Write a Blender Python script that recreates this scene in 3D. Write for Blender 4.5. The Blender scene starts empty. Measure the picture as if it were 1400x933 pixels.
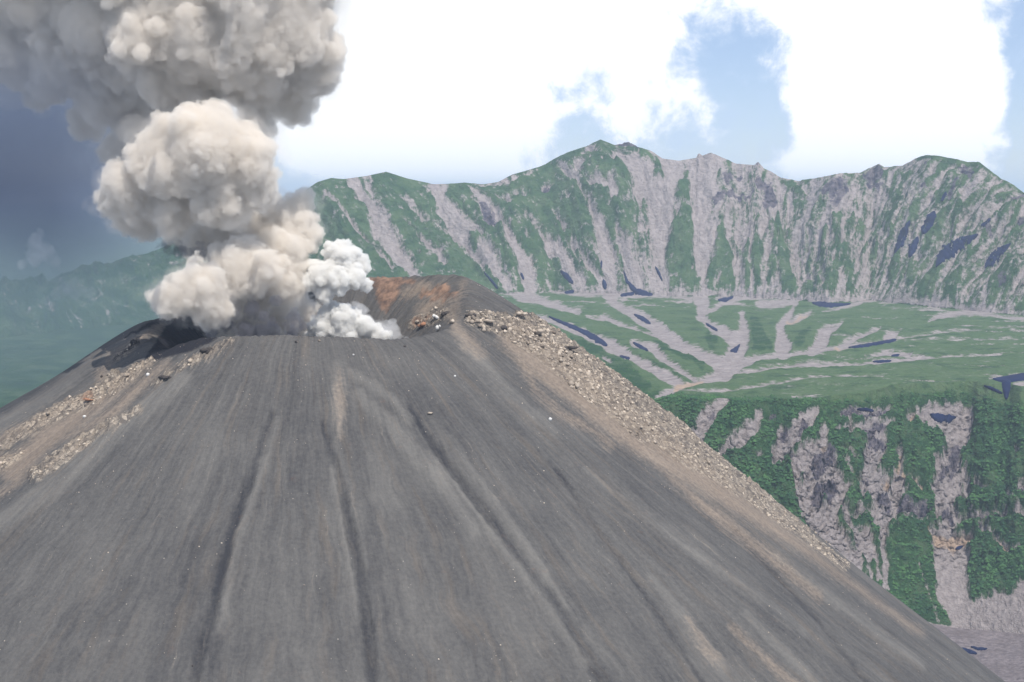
import bpy, math, random
import numpy as np
from mathutils import Vector

random.seed(7)
rng = np.random.default_rng(11)
sc = bpy.context.scene
col = sc.collection

# ------------------------------------------------------------------ camera
EYE = 850.0                       # height of the aircraft above the caldera floor
PITCH = math.radians(5.92)
F = 1944.0                        # focal length, in widths of 1400
CP, SP = math.cos(PITCH), math.sin(PITCH)
cam_d = bpy.data.cameras.new('camera')
cam = bpy.data.objects.new('camera', cam_d)
col.objects.link(cam)
cam.location = (0, 0, EYE)
cam.rotation_euler = (math.pi / 2 - PITCH, 0, 0)
cam_d.sensor_width = 36.0
cam_d.lens = 36.0 * F / 1400.0
cam_d.clip_start = 1.0
cam_d.clip_end = 200000.0
sc.camera = cam
sc.render.resolution_x = 1024
sc.render.resolution_y = 682

# ------------------------------------------------------------------ render
sc.render.engine = 'CYCLES'
sc.cycles.use_denoising = True
sc.cycles.max_bounces = 14
sc.cycles.volume_bounces = 6
sc.cycles.volume_step_rate = 1.4
sc.cycles.volume_max_steps = 512
sc.cycles.diffuse_bounces = 2
sc.view_settings.view_transform = 'Standard'
sc.view_settings.look = 'None'
sc.view_settings.exposure = 0.0
sc.view_settings.gamma = 1.0
sc.view_settings.use_curve_mapping = False

# ------------------------------------------------------------------ sun
SUN = Vector((0.24, -0.44, 0.87)).normalized()     # towards the sun
sd = bpy.data.lights.new('sun', 'SUN')
sd.energy = 5.0
sd.angle = math.radians(0.5)
sd.color = (1.0, 0.95, 0.88)
so = bpy.data.objects.new('sun', sd)
col.objects.link(so)
so.rotation_euler = SUN.to_track_quat('Z', 'Y').to_euler()
so.location = (0, 0, 2500)


# ------------------------------------------------------------------ node helper
class NT:
    def __init__(s, tree):
        s.t = tree
        s.n = tree.nodes
        s.l = tree.links

    def node(s, typ, **kw):
        nd = s.n.new(typ)
        for k, v in kw.items():
            setattr(nd, k, v)
        return nd

    def put(s, sock, v):
        if isinstance(v, bpy.types.NodeSocket):
            s.l.new(v, sock)
        elif v is not None:
            if isinstance(v, (tuple, list)) and len(v) == 3 and sock.type == 'RGBA':
                v = (*v, 1.0)
            sock.default_value = v

    def math(s, op, a, b=None, c=None, clamp=False):
        nd = s.node('ShaderNodeMath', operation=op)
        nd.use_clamp = clamp
        s.put(nd.inputs[0], a)
        s.put(nd.inputs[1], b)
        s.put(nd.inputs[2], c)
        return nd.outputs[0]

    def vmath(s, op, a, b=None):
        nd = s.node('ShaderNodeVectorMath', operation=op)
        s.put(nd.inputs[0], a)
        s.put(nd.inputs[1], b)
        return nd.outputs['Value' if op in ('DOT_PRODUCT', 'LENGTH', 'DISTANCE') else 'Vector']

    def noise(s, vec, scale, detail=4.0, rough=0.55, dist=0.0):
        nd = s.node('ShaderNodeTexNoise')
        s.put(nd.inputs['Vector'], vec)
        nd.inputs['Scale'].default_value = scale
        nd.inputs['Detail'].default_value = detail
        nd.inputs['Roughness'].default_value = rough
        nd.inputs['Distortion'].default_value = dist
        return nd.outputs[0]

    def voronoi(s, vec, scale, feature='F1', out='Distance'):
        nd = s.node('ShaderNodeTexVoronoi', feature=feature)
        s.put(nd.inputs['Vector'], vec)
        nd.inputs['Scale'].default_value = scale
        return nd.outputs[out]

    def mix(s, fac, a, b):
        nd = s.node('ShaderNodeMix', data_type='RGBA')
        s.put(nd.inputs[0], fac)
        s.put(nd.inputs[6], a)
        s.put(nd.inputs[7], b)
        return nd.outputs[2]

    def smooth(s, v, lo, hi, a=0.0, b=1.0):
        nd = s.node('ShaderNodeMapRange', interpolation_type='SMOOTHSTEP')
        s.put(nd.inputs[0], v)
        nd.inputs[1].default_value = lo
        nd.inputs[2].default_value = hi
        nd.inputs[3].default_value = a
        nd.inputs[4].default_value = b
        return nd.outputs[0]

    def lin(s, v, lo, hi, a=0.0, b=1.0):
        nd = s.node('ShaderNodeMapRange')
        s.put(nd.inputs[0], v)
        nd.inputs[1].default_value = lo
        nd.inputs[2].default_value = hi
        nd.inputs[3].default_value = a
        nd.inputs[4].default_value = b
        return nd.outputs[0]

    def attr(s, name):
        nd = s.node('ShaderNodeAttribute', attribute_name=name)
        return nd.outputs['Fac']

    def comb(s, x, y, z=0.0):
        nd = s.node('ShaderNodeCombineXYZ')
        s.put(nd.inputs[0], x)
        s.put(nd.inputs[1], y)
        s.put(nd.inputs[2], z)
        return nd.outputs[0]


def srgb(r, g, b):
    f = lambda c: (c / 255 / 12.92) if c / 255 <= 0.04045 else ((c / 255 + 0.055) / 1.055) ** 2.4
    return (f(r), f(g), f(b))


# ------------------------------------------------------------------ sky
world = bpy.data.worlds.new('World')
sc.world = world
world.use_nodes = True
W = NT(world.node_tree)
W.n.clear()
sky = W.node('ShaderNodeTexSky', sky_type='NISHITA')
sky.sun_disc = False
sky.sun_elevation = math.asin(SUN.z)
sky.sun_rotation = math.atan2(SUN.x, SUN.y)
sky.altitude = 1500
sky.air_density = 1.0
sky.dust_density = 0.3
sky.ozone_density = 2.0
dirv = W.node('ShaderNodeTexCoord').outputs['Generated']


def px_dir(px, py):
    a, b = (px - 700) / F, (466.5 - py) / F
    return Vector((a, CP + b * SP, -SP + b * CP)).normalized()


warp = W.node('ShaderNodeTexNoise')
W.put(warp.inputs['Vector'], dirv)
warp.inputs['Scale'].default_value = 9.0
warp.inputs['Detail'].default_value = 4.0
wv = W.vmath('SUBTRACT', warp.outputs['Color'], (0.5, 0.5, 0.5))
wv = W.vmath('MULTIPLY', wv, (0.09, 0.09, 0.09))
dw = W.vmath('ADD', dirv, wv)
# cloud banks (+) and gaps of blue (-): direction, angular radius, weight
BANKS = [((520, 60), 0.13, 0.65), ((600, 170), 0.11, 0.6), ((690, -60), 0.16, 0.5), ((400, 190), 0.08, 0.5),
         ((1210, 130), 0.085, 0.85), ((1180, 30), 0.11, 0.7), ((1290, 170), 0.05, 0.5), ((870, 150), 0.035, 0.30),
         ((940, 148), 0.030, 0.42), ((800, 20), 0.07, 0.4),
         ((1015, 100), 0.045, -0.46), ((1010, 190), 0.05, -0.52), ((750, 175), 0.035, -0.5), ((925, 85), 0.035, -0.34), ((960, 120), 0.018, 0.25), ((1050, 60), 0.02, -0.3), ((870, 200), 0.045, -0.42), ((1060, 200), 0.03, -0.4), ((720, 60), 0.04, -0.35), ((790, 105), 0.03, -0.3), ((960, 130), 0.02, 0.2),
         ((1410, 140), 0.045, -0.8), ((1440, 60), 0.05, -0.55), ((790, 120), 0.05, -0.25), ((1060, 120), 0.03, -0.25), ((1400, 230), 0.045, -0.7), ((500, 10), 0.02, -0.3),
         ((430, 240), 0.03, -0.5), ((150, 260), 0.10, -0.8), ((50, 120), 0.10, -0.7), ((200, 380), 0.09, -0.7), ((-100, 250), 0.1, -0.6),
         ((990, 70), 0.045, -0.25), ((900, 195), 0.04, -0.2)]
bias = None
for (p, r, w) in BANKS:
    d = px_dir(*p)
    dist = W.vmath('DISTANCE', dw, tuple(d))
    g = W.math('DIVIDE', dist, r)
    g = W.math('MULTIPLY', g, g)
    g = W.math('MULTIPLY', g, -1.0)
    g = W.math('EXPONENT', g)
    g = W.math('MULTIPLY', g, w)
    bias = g if bias is None else W.math('ADD', bias, g)
n1 = W.noise(dirv, 7.0, 7.0, 0.55, 0.3)
n2 = W.noise(dirv, 26.0, 6.0, 0.6, 0.4)
cv = W.math('ADD', W.math('MULTIPLY', n1, 0.85), W.math('MULTIPLY', n2, 0.95))
cv = W.math('ADD', cv, bias)
n3 = W.noise(dirv, 30.0, 6.0, 0.62, 0.3)
cv = W.math('ADD', cv, W.math('MULTIPLY', W.math('SUBTRACT', n3, 0.5), 1.9))
cloud = W.smooth(cv, 0.40, 1.42)
wisp = W.smooth(W.noise(dirv, 14.0, 7.0, 0.6, 0.6), 0.42, 0.75)
cloud = W.math('MAXIMUM', cloud, W.math('MULTIPLY', W.math('ADD', wisp, 0.45), 0.66))
sky_gain = W.vmath('MULTIPLY', sky.outputs[0], (1.22, 1.20, 1.34))
ccol = W.mix(W.smooth(cv, 0.85, 1.42), (6.6, 8.3, 11.0), (13.2, 13.4, 13.6))
skyc = W.mix(cloud, sky_gain, ccol)
bg = W.node('ShaderNodeBackground')
W.put(bg.inputs[0], skyc)
bg.inputs[1].default_value = 0.09
wo = W.node('ShaderNodeOutputWorld')
W.l.new(bg.outputs[0], wo.inputs[0])


# ------------------------------------------------------------------ numpy noise
_perm = np.random.default_rng(3).permutation(512)
_perm = np.concatenate([_perm, _perm, _perm])
_gr = np.random.default_rng(4).uniform(0, 2 * np.pi, 1024)
_gx, _gy = np.cos(_gr), np.sin(_gr)


def perlin(x, y, seed=0):
    xi = np.floor(x).astype(np.int64)
    yi = np.floor(y).astype(np.int64)
    xf, yf = x - xi, y - yi
    u = xf * xf * xf * (xf * (xf * 6 - 15) + 10)
    v = yf * yf * yf * (yf * (yf * 6 - 15) + 10)

    def g(ix, iy, dx, dy):
        h = _perm[(_perm[(ix + seed * 37) & 511] + iy) & 511]
        return _gx[h] * dx + _gy[h] * dy
    a = g(xi, yi, xf, yf)
    b = g(xi + 1, yi, xf - 1, yf)
    c = g(xi, yi + 1, xf, yf - 1)
    d = g(xi + 1, yi + 1, xf - 1, yf - 1)
    return (a + u * (b - a) + v * (c + u * (d - c) - (a + u * (b - a)))) * 1.5


def fbm(x, y, oct=4, seed=0, gain=0.5):
    r, a, t = 0, 1.0, 0
    for i in range(oct):
        r = r + a * perlin(x * 2 ** i, y * 2 ** i, seed + i)
        t += a
        a *= gain
    return r / t


def ridged(x, y, oct=4, seed=0, gain=0.5):
    r, a, t = 0, 1.0, 0
    for i in range(oct):
        r = r + a * (1 - 2 * np.abs(perlin(x * 2 ** i, y * 2 ** i, seed + i)))
        t += a
        a *= gain
    return r / t


def sstep(x, a, b):
    t = np.clip((x - a) / (b - a), 0, 1)
    return t * t * (3 - 2 * t)


def project(x, y, z):
    z = z - EYE
    d = y * CP - z * SP
    d = np.where(d > 1, d, 1)
    return 700 + F * x / d, 466.5 - F * (y * SP + z * CP) / d


def ray(px, py):
    a, b = (px - 700) / F, (466.5 - py) / F
    return a, CP + b * SP, -SP + b * CP


# ------------------------------------------------------------------ mesh helpers
def new_mesh(name, verts, faces, attrs=None, smooth=True):
    """verts (n,3) array, faces (m,k) array of one size k"""
    me = bpy.data.meshes.new(name)
    v = np.asarray(verts, dtype=np.float32)
    f = np.asarray(faces, dtype=np.int32)
    k = f.shape[1]
    me.vertices.add(len(v))
    me.vertices.foreach_set('co', v.ravel())
    me.loops.add(f.size)
    me.loops.foreach_set('vertex_index', f.ravel())
    me.polygons.add(len(f))
    me.polygons.foreach_set('loop_start', np.arange(0, f.size, k, dtype=np.int32))
    me.polygons.foreach_set('loop_total', np.full(len(f), k, dtype=np.int32))
    if smooth:
        me.polygons.foreach_set('use_smooth', np.ones(len(f), dtype=bool))
    me.update(calc_edges=True)
    for k_, a in (attrs or {}).items():
        at = me.attributes.new(k_, 'FLOAT', 'POINT')
        at.data.foreach_set('value', np.asarray(a, dtype=np.float32).ravel())
    return me


def link(name, me, mat=None, parent=None, **props):
    o = bpy.data.objects.new(name, me)
    col.objects.link(o)
    if mat is not None and me is not None and not me.materials:
        me.materials.append(mat)
    if parent is not None:
        o.parent = parent
    for k, v in props.items():
        o[k] = v
    return o


def grid_faces(nr, nc, wrap=False):
    r = np.arange(nr - 1)[:, None]
    c = np.arange(nc if wrap else nc - 1)[None, :]
    c2 = (c + 1) % nc
    return np.stack([r * nc + c, r * nc + c2, (r + 1) * nc + c2, (r + 1) * nc + c], -1).reshape(-1, 4)


# zoom windows in which shapes were traced: origin x, origin y, scale
ZN = {0: (0, 0, 1), 1: (400, 160, 3.589), 2: (700, 160, 3.589), 3: (1050, 180, 3.589), 4: (680, 380, 3.589),
      5: (1040, 380, 3.589), 6: (1100, 673, 3.59), 7: (1000, 520, 3.5), 8: (0, 400, 3.5), 9: (380, 320, 3.5),
      10: (600, 400, 4.24)}


def stroke(zone, pts):
    ox, oy, s = ZN[zone]
    return [(ox + p[0] / s, oy + p[1] / s, (p[2] if len(p) > 2 else 10) / s) for p in pts]


def paint(val, X, Y, strokes, soft=7.0):
    """strokes: (sign, zone, pts).  val in -1..1, painted in order"""
    for sign, zone, pts in strokes:
        pts = stroke(zone, pts)
        best = np.full(X.shape, -9.0, dtype=np.float32)
        x0 = min(p[0] - p[2] for p in pts) - 12
        x1 = max(p[0] + p[2] for p in pts) + 12
        y0 = min(p[1] - p[2] for p in pts) - 12
        y1 = max(p[1] + p[2] for p in pts) + 12
        m = np.nonzero((X > x0) & (X < x1) & (Y > y0) & (Y < y1))
        if len(m[0]) == 0:
            continue
        xs, ys = X[m], Y[m]
        b = np.full(xs.shape, -9.0)
        if len(pts) == 1:
            pts = pts * 2
        for (ax, ay, aw), (bx, by, bw) in zip(pts[:-1], pts[1:]):
            dx, dy = bx - ax, by - ay
            L = dx * dx + dy * dy + 1e-9
            t = np.clip(((xs - ax) * dx + (ys - ay) * dy) / L, 0, 1)
            d = np.hypot(xs - ax - t * dx, ys - ay - t * dy)
            b = np.maximum(b, (aw + t * (bw - aw) - d) / soft)
        b = np.clip(b, -1, 1)
        if sign > 0:
            val[m] = np.maximum(val[m], b * sign)
        else:
            val[m] = np.minimum(val[m], b * sign)
    return val


# ------------------------------------------------------------------ far terrain: traced lines
CREST = [(-900, 470), (-300, 430), (0, 402), (120, 372), (240, 335), (330, 300), (400, 272), (431, 253), (453, 244), (470, 245), (500, 241), (528, 235),
         (556, 244), (578, 249), (592, 252), (637, 251), (662, 252), (681, 249), (700, 239), (742, 227), (778, 209), (806, 199), (821, 192),
         (839, 199), (859, 196), (873, 202), (889, 206), (906, 217), (928, 220), (952, 216), (955, 209), (960, 213), (972, 209), (993, 218),
         (1006, 224), (1032, 226), (1036, 221), (1045, 231), (1053, 234), (1067, 243), (1092, 248), (1120, 243), (1150, 237), (1175, 237),
         (1189, 230), (1202, 224), (1209, 229), (1234, 227), (1251, 218), (1265, 213), (1287, 215), (1309, 218), (1323, 222), (1338, 222),
         (1351, 232), (1368, 245), (1384, 252), (1400, 264), (1480, 285), (1600, 300), (1900, 350), (2600, 420)]
BASE = [(-900, 500), (0, 462), (300, 430), (430, 405), (600, 402), (700, 402), (756, 399), (839, 402), (923, 405), (1001, 406), (1092, 411), (1134, 415),
        (1189, 411), (1273, 420), (1400, 432), (1600, 440), (2600, 480)]
EDGE = [(-900, 560), (600, 556), (800, 550), (894, 546), (930, 541), (1000, 547), (1100, 545), (1180, 536), (1250, 524), (1330, 520), (1400, 528), (1600, 540), (2600, 560)]
BOT = [(-900, 850), (900, 850), (1100, 850), (1239, 846), (1295, 858), (1350, 862), (1400, 868), (1600, 870), (2600, 880)]


def line_te(pts):
    t, e = [], []
    for px, py in pts:
        b = (466.5 - py) / F
        el = (b * CP - SP) / (CP + b * SP)
        t.append((px - 700) / F * (CP - el * SP))
        e.append(el)
    return np.array(t), np.array(e)


def col_ts():
    a = np.arange(-60, 1461, 2.0)
    left = -60 - np.cumsum(np.linspace(4, 60, 28))
    right = 1460 + np.cumsum(np.linspace(4, 60, 28))
    return (np.concatenate([left[::-1], a, right]) - 700) / F


T = col_ts()
NC = len(T)
e_crest = np.interp(T, *line_te(CREST))
e_base = np.interp(T, *line_te(BASE))
e_edge = np.interp(T, *line_te(EDGE)) + 0.0045 * fbm(T * 28, T * 0 + 1, 4, 8)
e_bot = np.interp(T, *line_te(BOT))
TX = T * F + 700
z_plain = -462 + 10 * perlin(T * 9, T * 0, 5)
y_base = z_plain / e_base
y_edge = z_plain / e_edge
SL = 0.9


def smooth_cols(v_, w):
    k_ = np.hanning(w)
    return np.convolve(np.pad(v_, w // 2, mode='edge'), k_ / k_.sum(), 'valid')[:len(v_)]


y_edge0 = smooth_cols(-462 / np.interp(T, *line_te(EDGE)), 61)
y_bot = smooth_cols((-462 - SL * y_edge0) / (smooth_cols(e_bot, 41) - SL), 61)
z_bot = smooth_cols(e_bot, 41) * y_bot
y_crest = y_base + 760 + 90 * perlin(T * 12, T * 0 + 3, 6)
z_crest = e_crest * y_crest

secs = []      # (name, y rows, z rows)
nv, ncl, npl, nwl = 90, 170, 120, 170
# valley floor, from under the camera to the cliff foot
s = np.linspace(0, 1, nv)[:, None]
yv = 150 + (y_bot - 150) * s ** 0.42
zv = -880 + (z_bot + 880) * sstep(s, 0.0, 1.0)
# cliff
s = np.linspace(0, 1, ncl)[:, None]
yc = y_bot + (y_edge - y_bot) * s
shape = s + 0.045 * np.sin(s * 2 * np.pi) * 0 - 0.05 * np.sin(np.pi * s) ** 2
zc = z_bot + (z_plain - z_bot) * shape
# plain
sp_ = np.linspace(0, 1, npl)[:, None]
yp = y_edge + (y_base - y_edge) * sp_ ** 1.5
zp = z_plain + 0 * sp_
# wall
sw = np.linspace(0, 1, nwl)[:, None]
yw = y_base + (y_crest - y_base) * sw
zw = z_plain + (z_crest - z_plain) * (0.62 * sw + 0.38 * sw ** 1.7)
# back side and the land to the horizon
sb = np.linspace(0, 1, 14)[:, None]
yb = y_crest + 4000 * sb ** 1.6
zb = z_crest + (-700 - z_crest) * sstep(sb, 0, 1)
sg = np.array([0, 0.1, 0.25, 0.5, 1.0])[:, None]
yg = y_crest + 4000 + 90000 * sg ** 2
zg = -700 + 0 * yg

rows_y = np.concatenate([yv, yc[1:], yp[1:], yw[1:], yb[1:], yg[1:]])
rows_z = np.concatenate([zv, zc[1:], zp[1:], zw[1:], zb[1:], zg[1:]])
iv = nv - 1
ic = iv + ncl - 1
ip = ic + npl - 1
iw = ip + nwl - 1
ib = iw + 13
ig = ib + 4
GX = T[None, :] * rows_y
GY = rows_y.copy()
GZ = rows_z + EYE
PX, PY = project(GX, GY, GZ)

# shear of the gullies: how far right a gully runs per pixel down
kx = np.interp(PX, [300, 450, 700, 850, 950, 1080, 1250, 1400, 1600], [0.9, 0.75, 0.65, 0.4, 0.0, -0.1, -0.55, -0.9, -0.9])
rowi = np.arange(GX.shape[0])[:, None] + 0 * GX
wallm = np.zeros(GX.shape)
wallm[ip:iw + 1] = 1
cliffm = np.zeros(GX.shape)
cliffm[iv:ic + 1] = 1
vv = np.zeros(GX.shape)
vv[ip:iw + 1] = sw
vc = np.zeros(GX.shape)
vc[iv:ic + 1] = s if False else np.linspace(0, 1, ncl)[:, None]
Q = PX - kx * (PY - 300)
QC = PX - 0.12 * np.sin(PX / 60.0) * (PY - 700) + 16 * fbm(PX / 60, PY / 45, 3, 15)
Q = Q + 15 * fbm(PX / 75, PY / 55, 3, 16)

# ---- painted cover: scree (+1) against green (-1)
wx = fbm(PX / 14, PY / 22, 4, 20)
wy = fbm(PX / 14 + 50, PY / 22, 4, 24)
XW, YW = PX + 9 * wx, PY + 9 * wy
S = [
 (1, 1, [(300, 310, 45), (330, 360, 30), (350, 410, 25), (400, 450, 40), (430, 540, 55), (490, 640, 60), (560, 730, 40), (600, 800, 30)]),
 (1, 1, [(370, 300, 10), (390, 380, 14), (410, 430, 25)]),
 (1, 1, [(160, 440, 8), (240, 510, 18), (300, 570, 15), (380, 640, 15), (450, 700, 20), (510, 755, 12)]),
 (1, 1, [(250, 295, 14), (300, 300, 12), (370, 290, 8)]),
 (1, 1, [(540, 410, 10), (600, 470, 14), (660, 525, 12), (740, 560, 14), (820, 620, 15)]),
 (1, 1, [(620, 380, 10), (650, 420, 8)]),
 (1, 1, [(700, 345, 40), (720, 420, 30), (770, 500, 50), (830, 570, 60), (880, 640, 50), (940, 710, 40), (1000, 780, 35), (1060, 850, 30)]),
 (1, 1, [(740, 345, 25), (720, 400, 20)]),
 (1, 1, [(830, 500, 12), (880, 540, 12), (910, 620, 25)]),
 (1, 1, [(540, 520, 12), (590, 550, 10)]), (1, 1, [(610, 580, 10), (700, 650, 25), (740, 720, 20)]),
 (1, 1, [(770, 660, 15)]), (1, 1, [(215, 375, 10)]), (1, 1, [(150, 440, 10)]), (1, 1, [(240, 505, 18)]), (1, 1, [(620, 670, 10)]),
 (1, 1, [(880, 385, 25), (930, 470, 35), (980, 560, 45), (1040, 600, 30), (1090, 690, 30), (1140, 750, 45), (1180, 820, 30)]),
 (1, 1, [(1150, 530, 8), (1200, 570, 12), (1240, 640, 12), (1256, 700, 14)]),
 (1, 1, [(880, 335, 8), (960, 335, 12), (1080, 310, 14), (1150, 290, 6)]),
 (1, 1, [(1000, 410, 8), (1060, 450, 8)]), (1, 1, [(1060, 720, 12)]), (1, 1, [(1000, 725, 10)]),
 (-1, 1, [(890, 620, 12), (910, 635, 14)]),
 (1, 2, [(75, 530, 10), (130, 600, 12), (190, 680, 32), (250, 740, 38), (300, 800, 42), (340, 850, 35)]),
 (1, 2, [(0, 650, 14), (40, 730, 38), (60, 790, 45), (90, 850, 40)]),
 (1, 2, [(60, 570, 8), (100, 600, 8)]), (1, 2, [(220, 550, 8), (255, 600, 12)]), (1, 2, [(20, 400, 25), (50, 420, 12)]),
 (1, 2, [(170, 400, 22)]), (1, 2, [(60, 640, 10)]), (1, 2, [(235, 480, 9)]), (1, 2, [(180, 610, 8)]), (1, 2, [(275, 440, 8)]),
 (1, 2, [(240, 280, 30), (300, 340, 22), (340, 410, 14), (380, 460, 15), (420, 570, 30), (450, 660, 38), (470, 740, 45), (480, 850, 45)]),
 (1, 2, [(320, 270, 28), (330, 380, 16)]), (1, 2, [(380, 180, 30), (350, 210, 14)]),
 (1, 2, [(290, 650, 20), (340, 730, 28), (400, 790, 18), (450, 850, 22)]),
 (1, 2, [(370, 660, 15), (420, 720, 22)]),
 (1, 2, [(520, 620, 15), (550, 690, 38), (580, 770, 45), (620, 850, 40)]),
 (1, 2, [(490, 670, 8), (540, 790, 8), (590, 860, 12)]),
 (1, 2, [(380, 370, 20), (470, 380, 28), (500, 480, 20)]), (1, 2, [(500, 230, 25), (570, 230, 22)]),
 (1, 2, [(600, 230, 40), (640, 280, 75), (650, 360, 75), (660, 440, 65), (650, 520, 42), (640, 620, 25)]),
 (1, 2, [(790, 240, 60), (775, 330, 60), (745, 430, 58), (735, 520, 62), (720, 620, 52), (720, 720, 42), (690, 800, 30), (700, 860, 30)]),
 (-1, 2, [(715, 240, 12), (715, 330, 16)]), (-1, 2, [(650, 420, 6), (650, 520, 10)]), (-1, 2, [(560, 380, 8), (600, 460, 8), (620, 560, 6)]),
 (-1, 2, [(570, 300, 6), (590, 360, 6)]),
 (1, 2, [(700, 720, 22), (740, 800, 28), (750, 870, 28)]),
 (-1, 2, [(420, 135, 40), (470, 150, 25)]), (-1, 2, [(640, 170, 30), (650, 210, 22)]), (-1, 2, [(880, 220, 25), (930, 220, 18)]),
 (-1, 2, [(850, 380, 30), (840, 450, 32)]),
 (-1, 2, [(860, 520, 25), (840, 600, 58), (835, 700, 72), (835, 800, 78), (860, 860, 85)]),
 (-1, 2, [(1030, 640, 18), (1030, 720, 42), (1030, 800, 62), (1030, 850, 66)]),
 (1, 2, [(880, 200, 10), (1000, 240, 60), (930, 260, 90), (940, 350, 70), (935, 450, 62), (935, 550, 52), (935, 650, 52), (935, 740, 45), (942, 820, 24), (945, 900, 22)]),
 (1, 2, [(1060, 600, 8), (1065, 680, 8), (1100, 780, 14), (1125, 870, 12)]),
 (-1, 2, [(1095, 660, 8), (1115, 740, 10)]), (-1, 2, [(1150, 660, 10), (1145, 760, 18), (1150, 850, 14)]), (-1, 2, [(1200, 620, 12), (1200, 760, 20), (1205, 850, 16)]),
 (1, 2, [(1020, 815, 8), (990, 850, 10)]), (1, 2, [(880, 780, 8)]), (1, 2, [(770, 720, 12)]),
 (-1, 3, [(20, 500, 10), (30, 600, 18), (25, 700, 14), (10, 770, 12)]),
 (-1, 3, [(50, 460, 18), (60, 540, 22), (80, 650, 38), (100, 760, 40), (95, 800, 30)]),
 (-1, 3, [(80, 250, 22), (130, 290, 22), (165, 340, 8)]), (-1, 3, [(135, 375, 25)]), (-1, 3, [(230, 640, 8), (235, 700, 8)]),
 (-1, 3, [(320, 400, 14), (350, 450, 28), (365, 480, 10)]),
 (-1, 3, [(320, 470, 8), (350, 560, 22), (365, 640, 45), (350, 720, 55), (300, 780, 30)]), (-1, 3, [(400, 700, 25), (410, 800, 22)]),
 (1, 3, [(350, 690, 14), (360, 780, 25)]), (1, 3, [(300, 560, 8), (290, 660, 8)]),
 (-1, 3, [(280, 480, 18), (275, 560, 14), (265, 640, 14)]),
 (-1, 3, [(225, 770, 35), (190, 815, 32)]),
 (-1, 3, [(460, 480, 20), (465, 520, 16)]), (-1, 3, [(525, 450, 8)]), (-1, 3, [(510, 550, 10), (520, 620, 14), (515, 760, 12)]), (-1, 3, [(418, 440, 6), (420, 480, 5)]),
 (-1, 3, [(610, 330, 25), (632, 390, 30), (605, 460, 32), (590, 540, 22), (600, 580, 8)]),
 (-1, 3, [(625, 640, 14), (615, 700, 25), (600, 765, 18)]), (-1, 3, [(720, 690, 14), (690, 760, 25)]),
 (-1, 3, [(675, 245, 28), (680, 285, 22)]), (-1, 3, [(850, 200, 22), (835, 270, 16)]), (-1, 3, [(720, 450, 16), (705, 500, 12)]),
 (-1, 3, [(855, 470, 20), (810, 550, 45), (765, 640, 32)]), (-1, 3, [(660, 590, 6)]),
 (-1, 3, [(900, 360, 20), (895, 390, 12)]), (-1, 3, [(940, 380, 10), (930, 450, 16), (900, 495, 10)]), (-1, 3, [(1015, 430, 7), (1000, 455, 5)]),
 (-1, 3, [(870, 680, 18), (800, 770, 48), (745, 820, 40)]),
 (-1, 3, [(945, 740, 14), (900, 810, 42), (860, 840, 20)]),
 (-1, 3, [(1190, 435, 28), (1130, 490, 20)]), (-1, 3, [(1150, 390, 15), (1200, 340, 10)]),
 (-1, 3, [(1200, 710, 22), (1120, 790, 34), (1100, 850, 20)]), (-1, 3, [(980, 660, 20), (990, 560, 8)]),
 (-1, 3, [(740, 145, 25), (860, 150, 28), (940, 165, 28), (1040, 180, 24), (1150, 245, 14), (1256, 305, 14)]),
 (-1, 3, [(385, 230, 22)]), (-1, 3, [(430, 370, 16), (430, 400, 10)]), (-1, 3, [(545, 190, 14), (575, 240, 14)]), (-1, 3, [(250, 235, 10), (180, 240, 10)]),
 (-1, 3, [(1230, 860, 30)]),
]
val = np.full(GX.shape, -0.9)
wall_def = np.interp(PX + 25 * wx, [820, 900, 1050, 1250, 1400, 1500], [-0.9, 0.5, 0.35, 0.15, 0.1, 0.0])
# scree scars of the crest zone and thin streaks
streak = fbm(Q / 9.0, vv * 2.0, 3, 31)
scar = fbm(PX / 7, PY / 9, 3, 33)
val = np.where(wallm > 0, wall_def, val)
val = np.where((wallm > 0) & (PX < 880), np.maximum(val, -0.9 + 2.4 * sstep(scar, 0.25, 0.5) * sstep(PX, 560, 800) * sstep(vv, 0.45, 0.8)), val)
wallrows = slice(ip, iw + 1)
val[wallrows] = paint(val[wallrows], XW[wallrows], YW[wallrows], S)
val[wallrows] += 0.75 * streak[wallrows] + 0.5 * fbm(Q / 3.6, PY / 26.0, 3, 35)[wallrows]
# talus apron at the foot of the wall
foot = sstep(vv, 0.07, 0.0) * wallm * sstep(PX, 700, 860)
val = np.where(wallm > 0, np.maximum(val, foot * 1.2 - 0.5 + 0.9 * fbm(PX / 20, PY / 8, 3, 40)), val)

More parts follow.
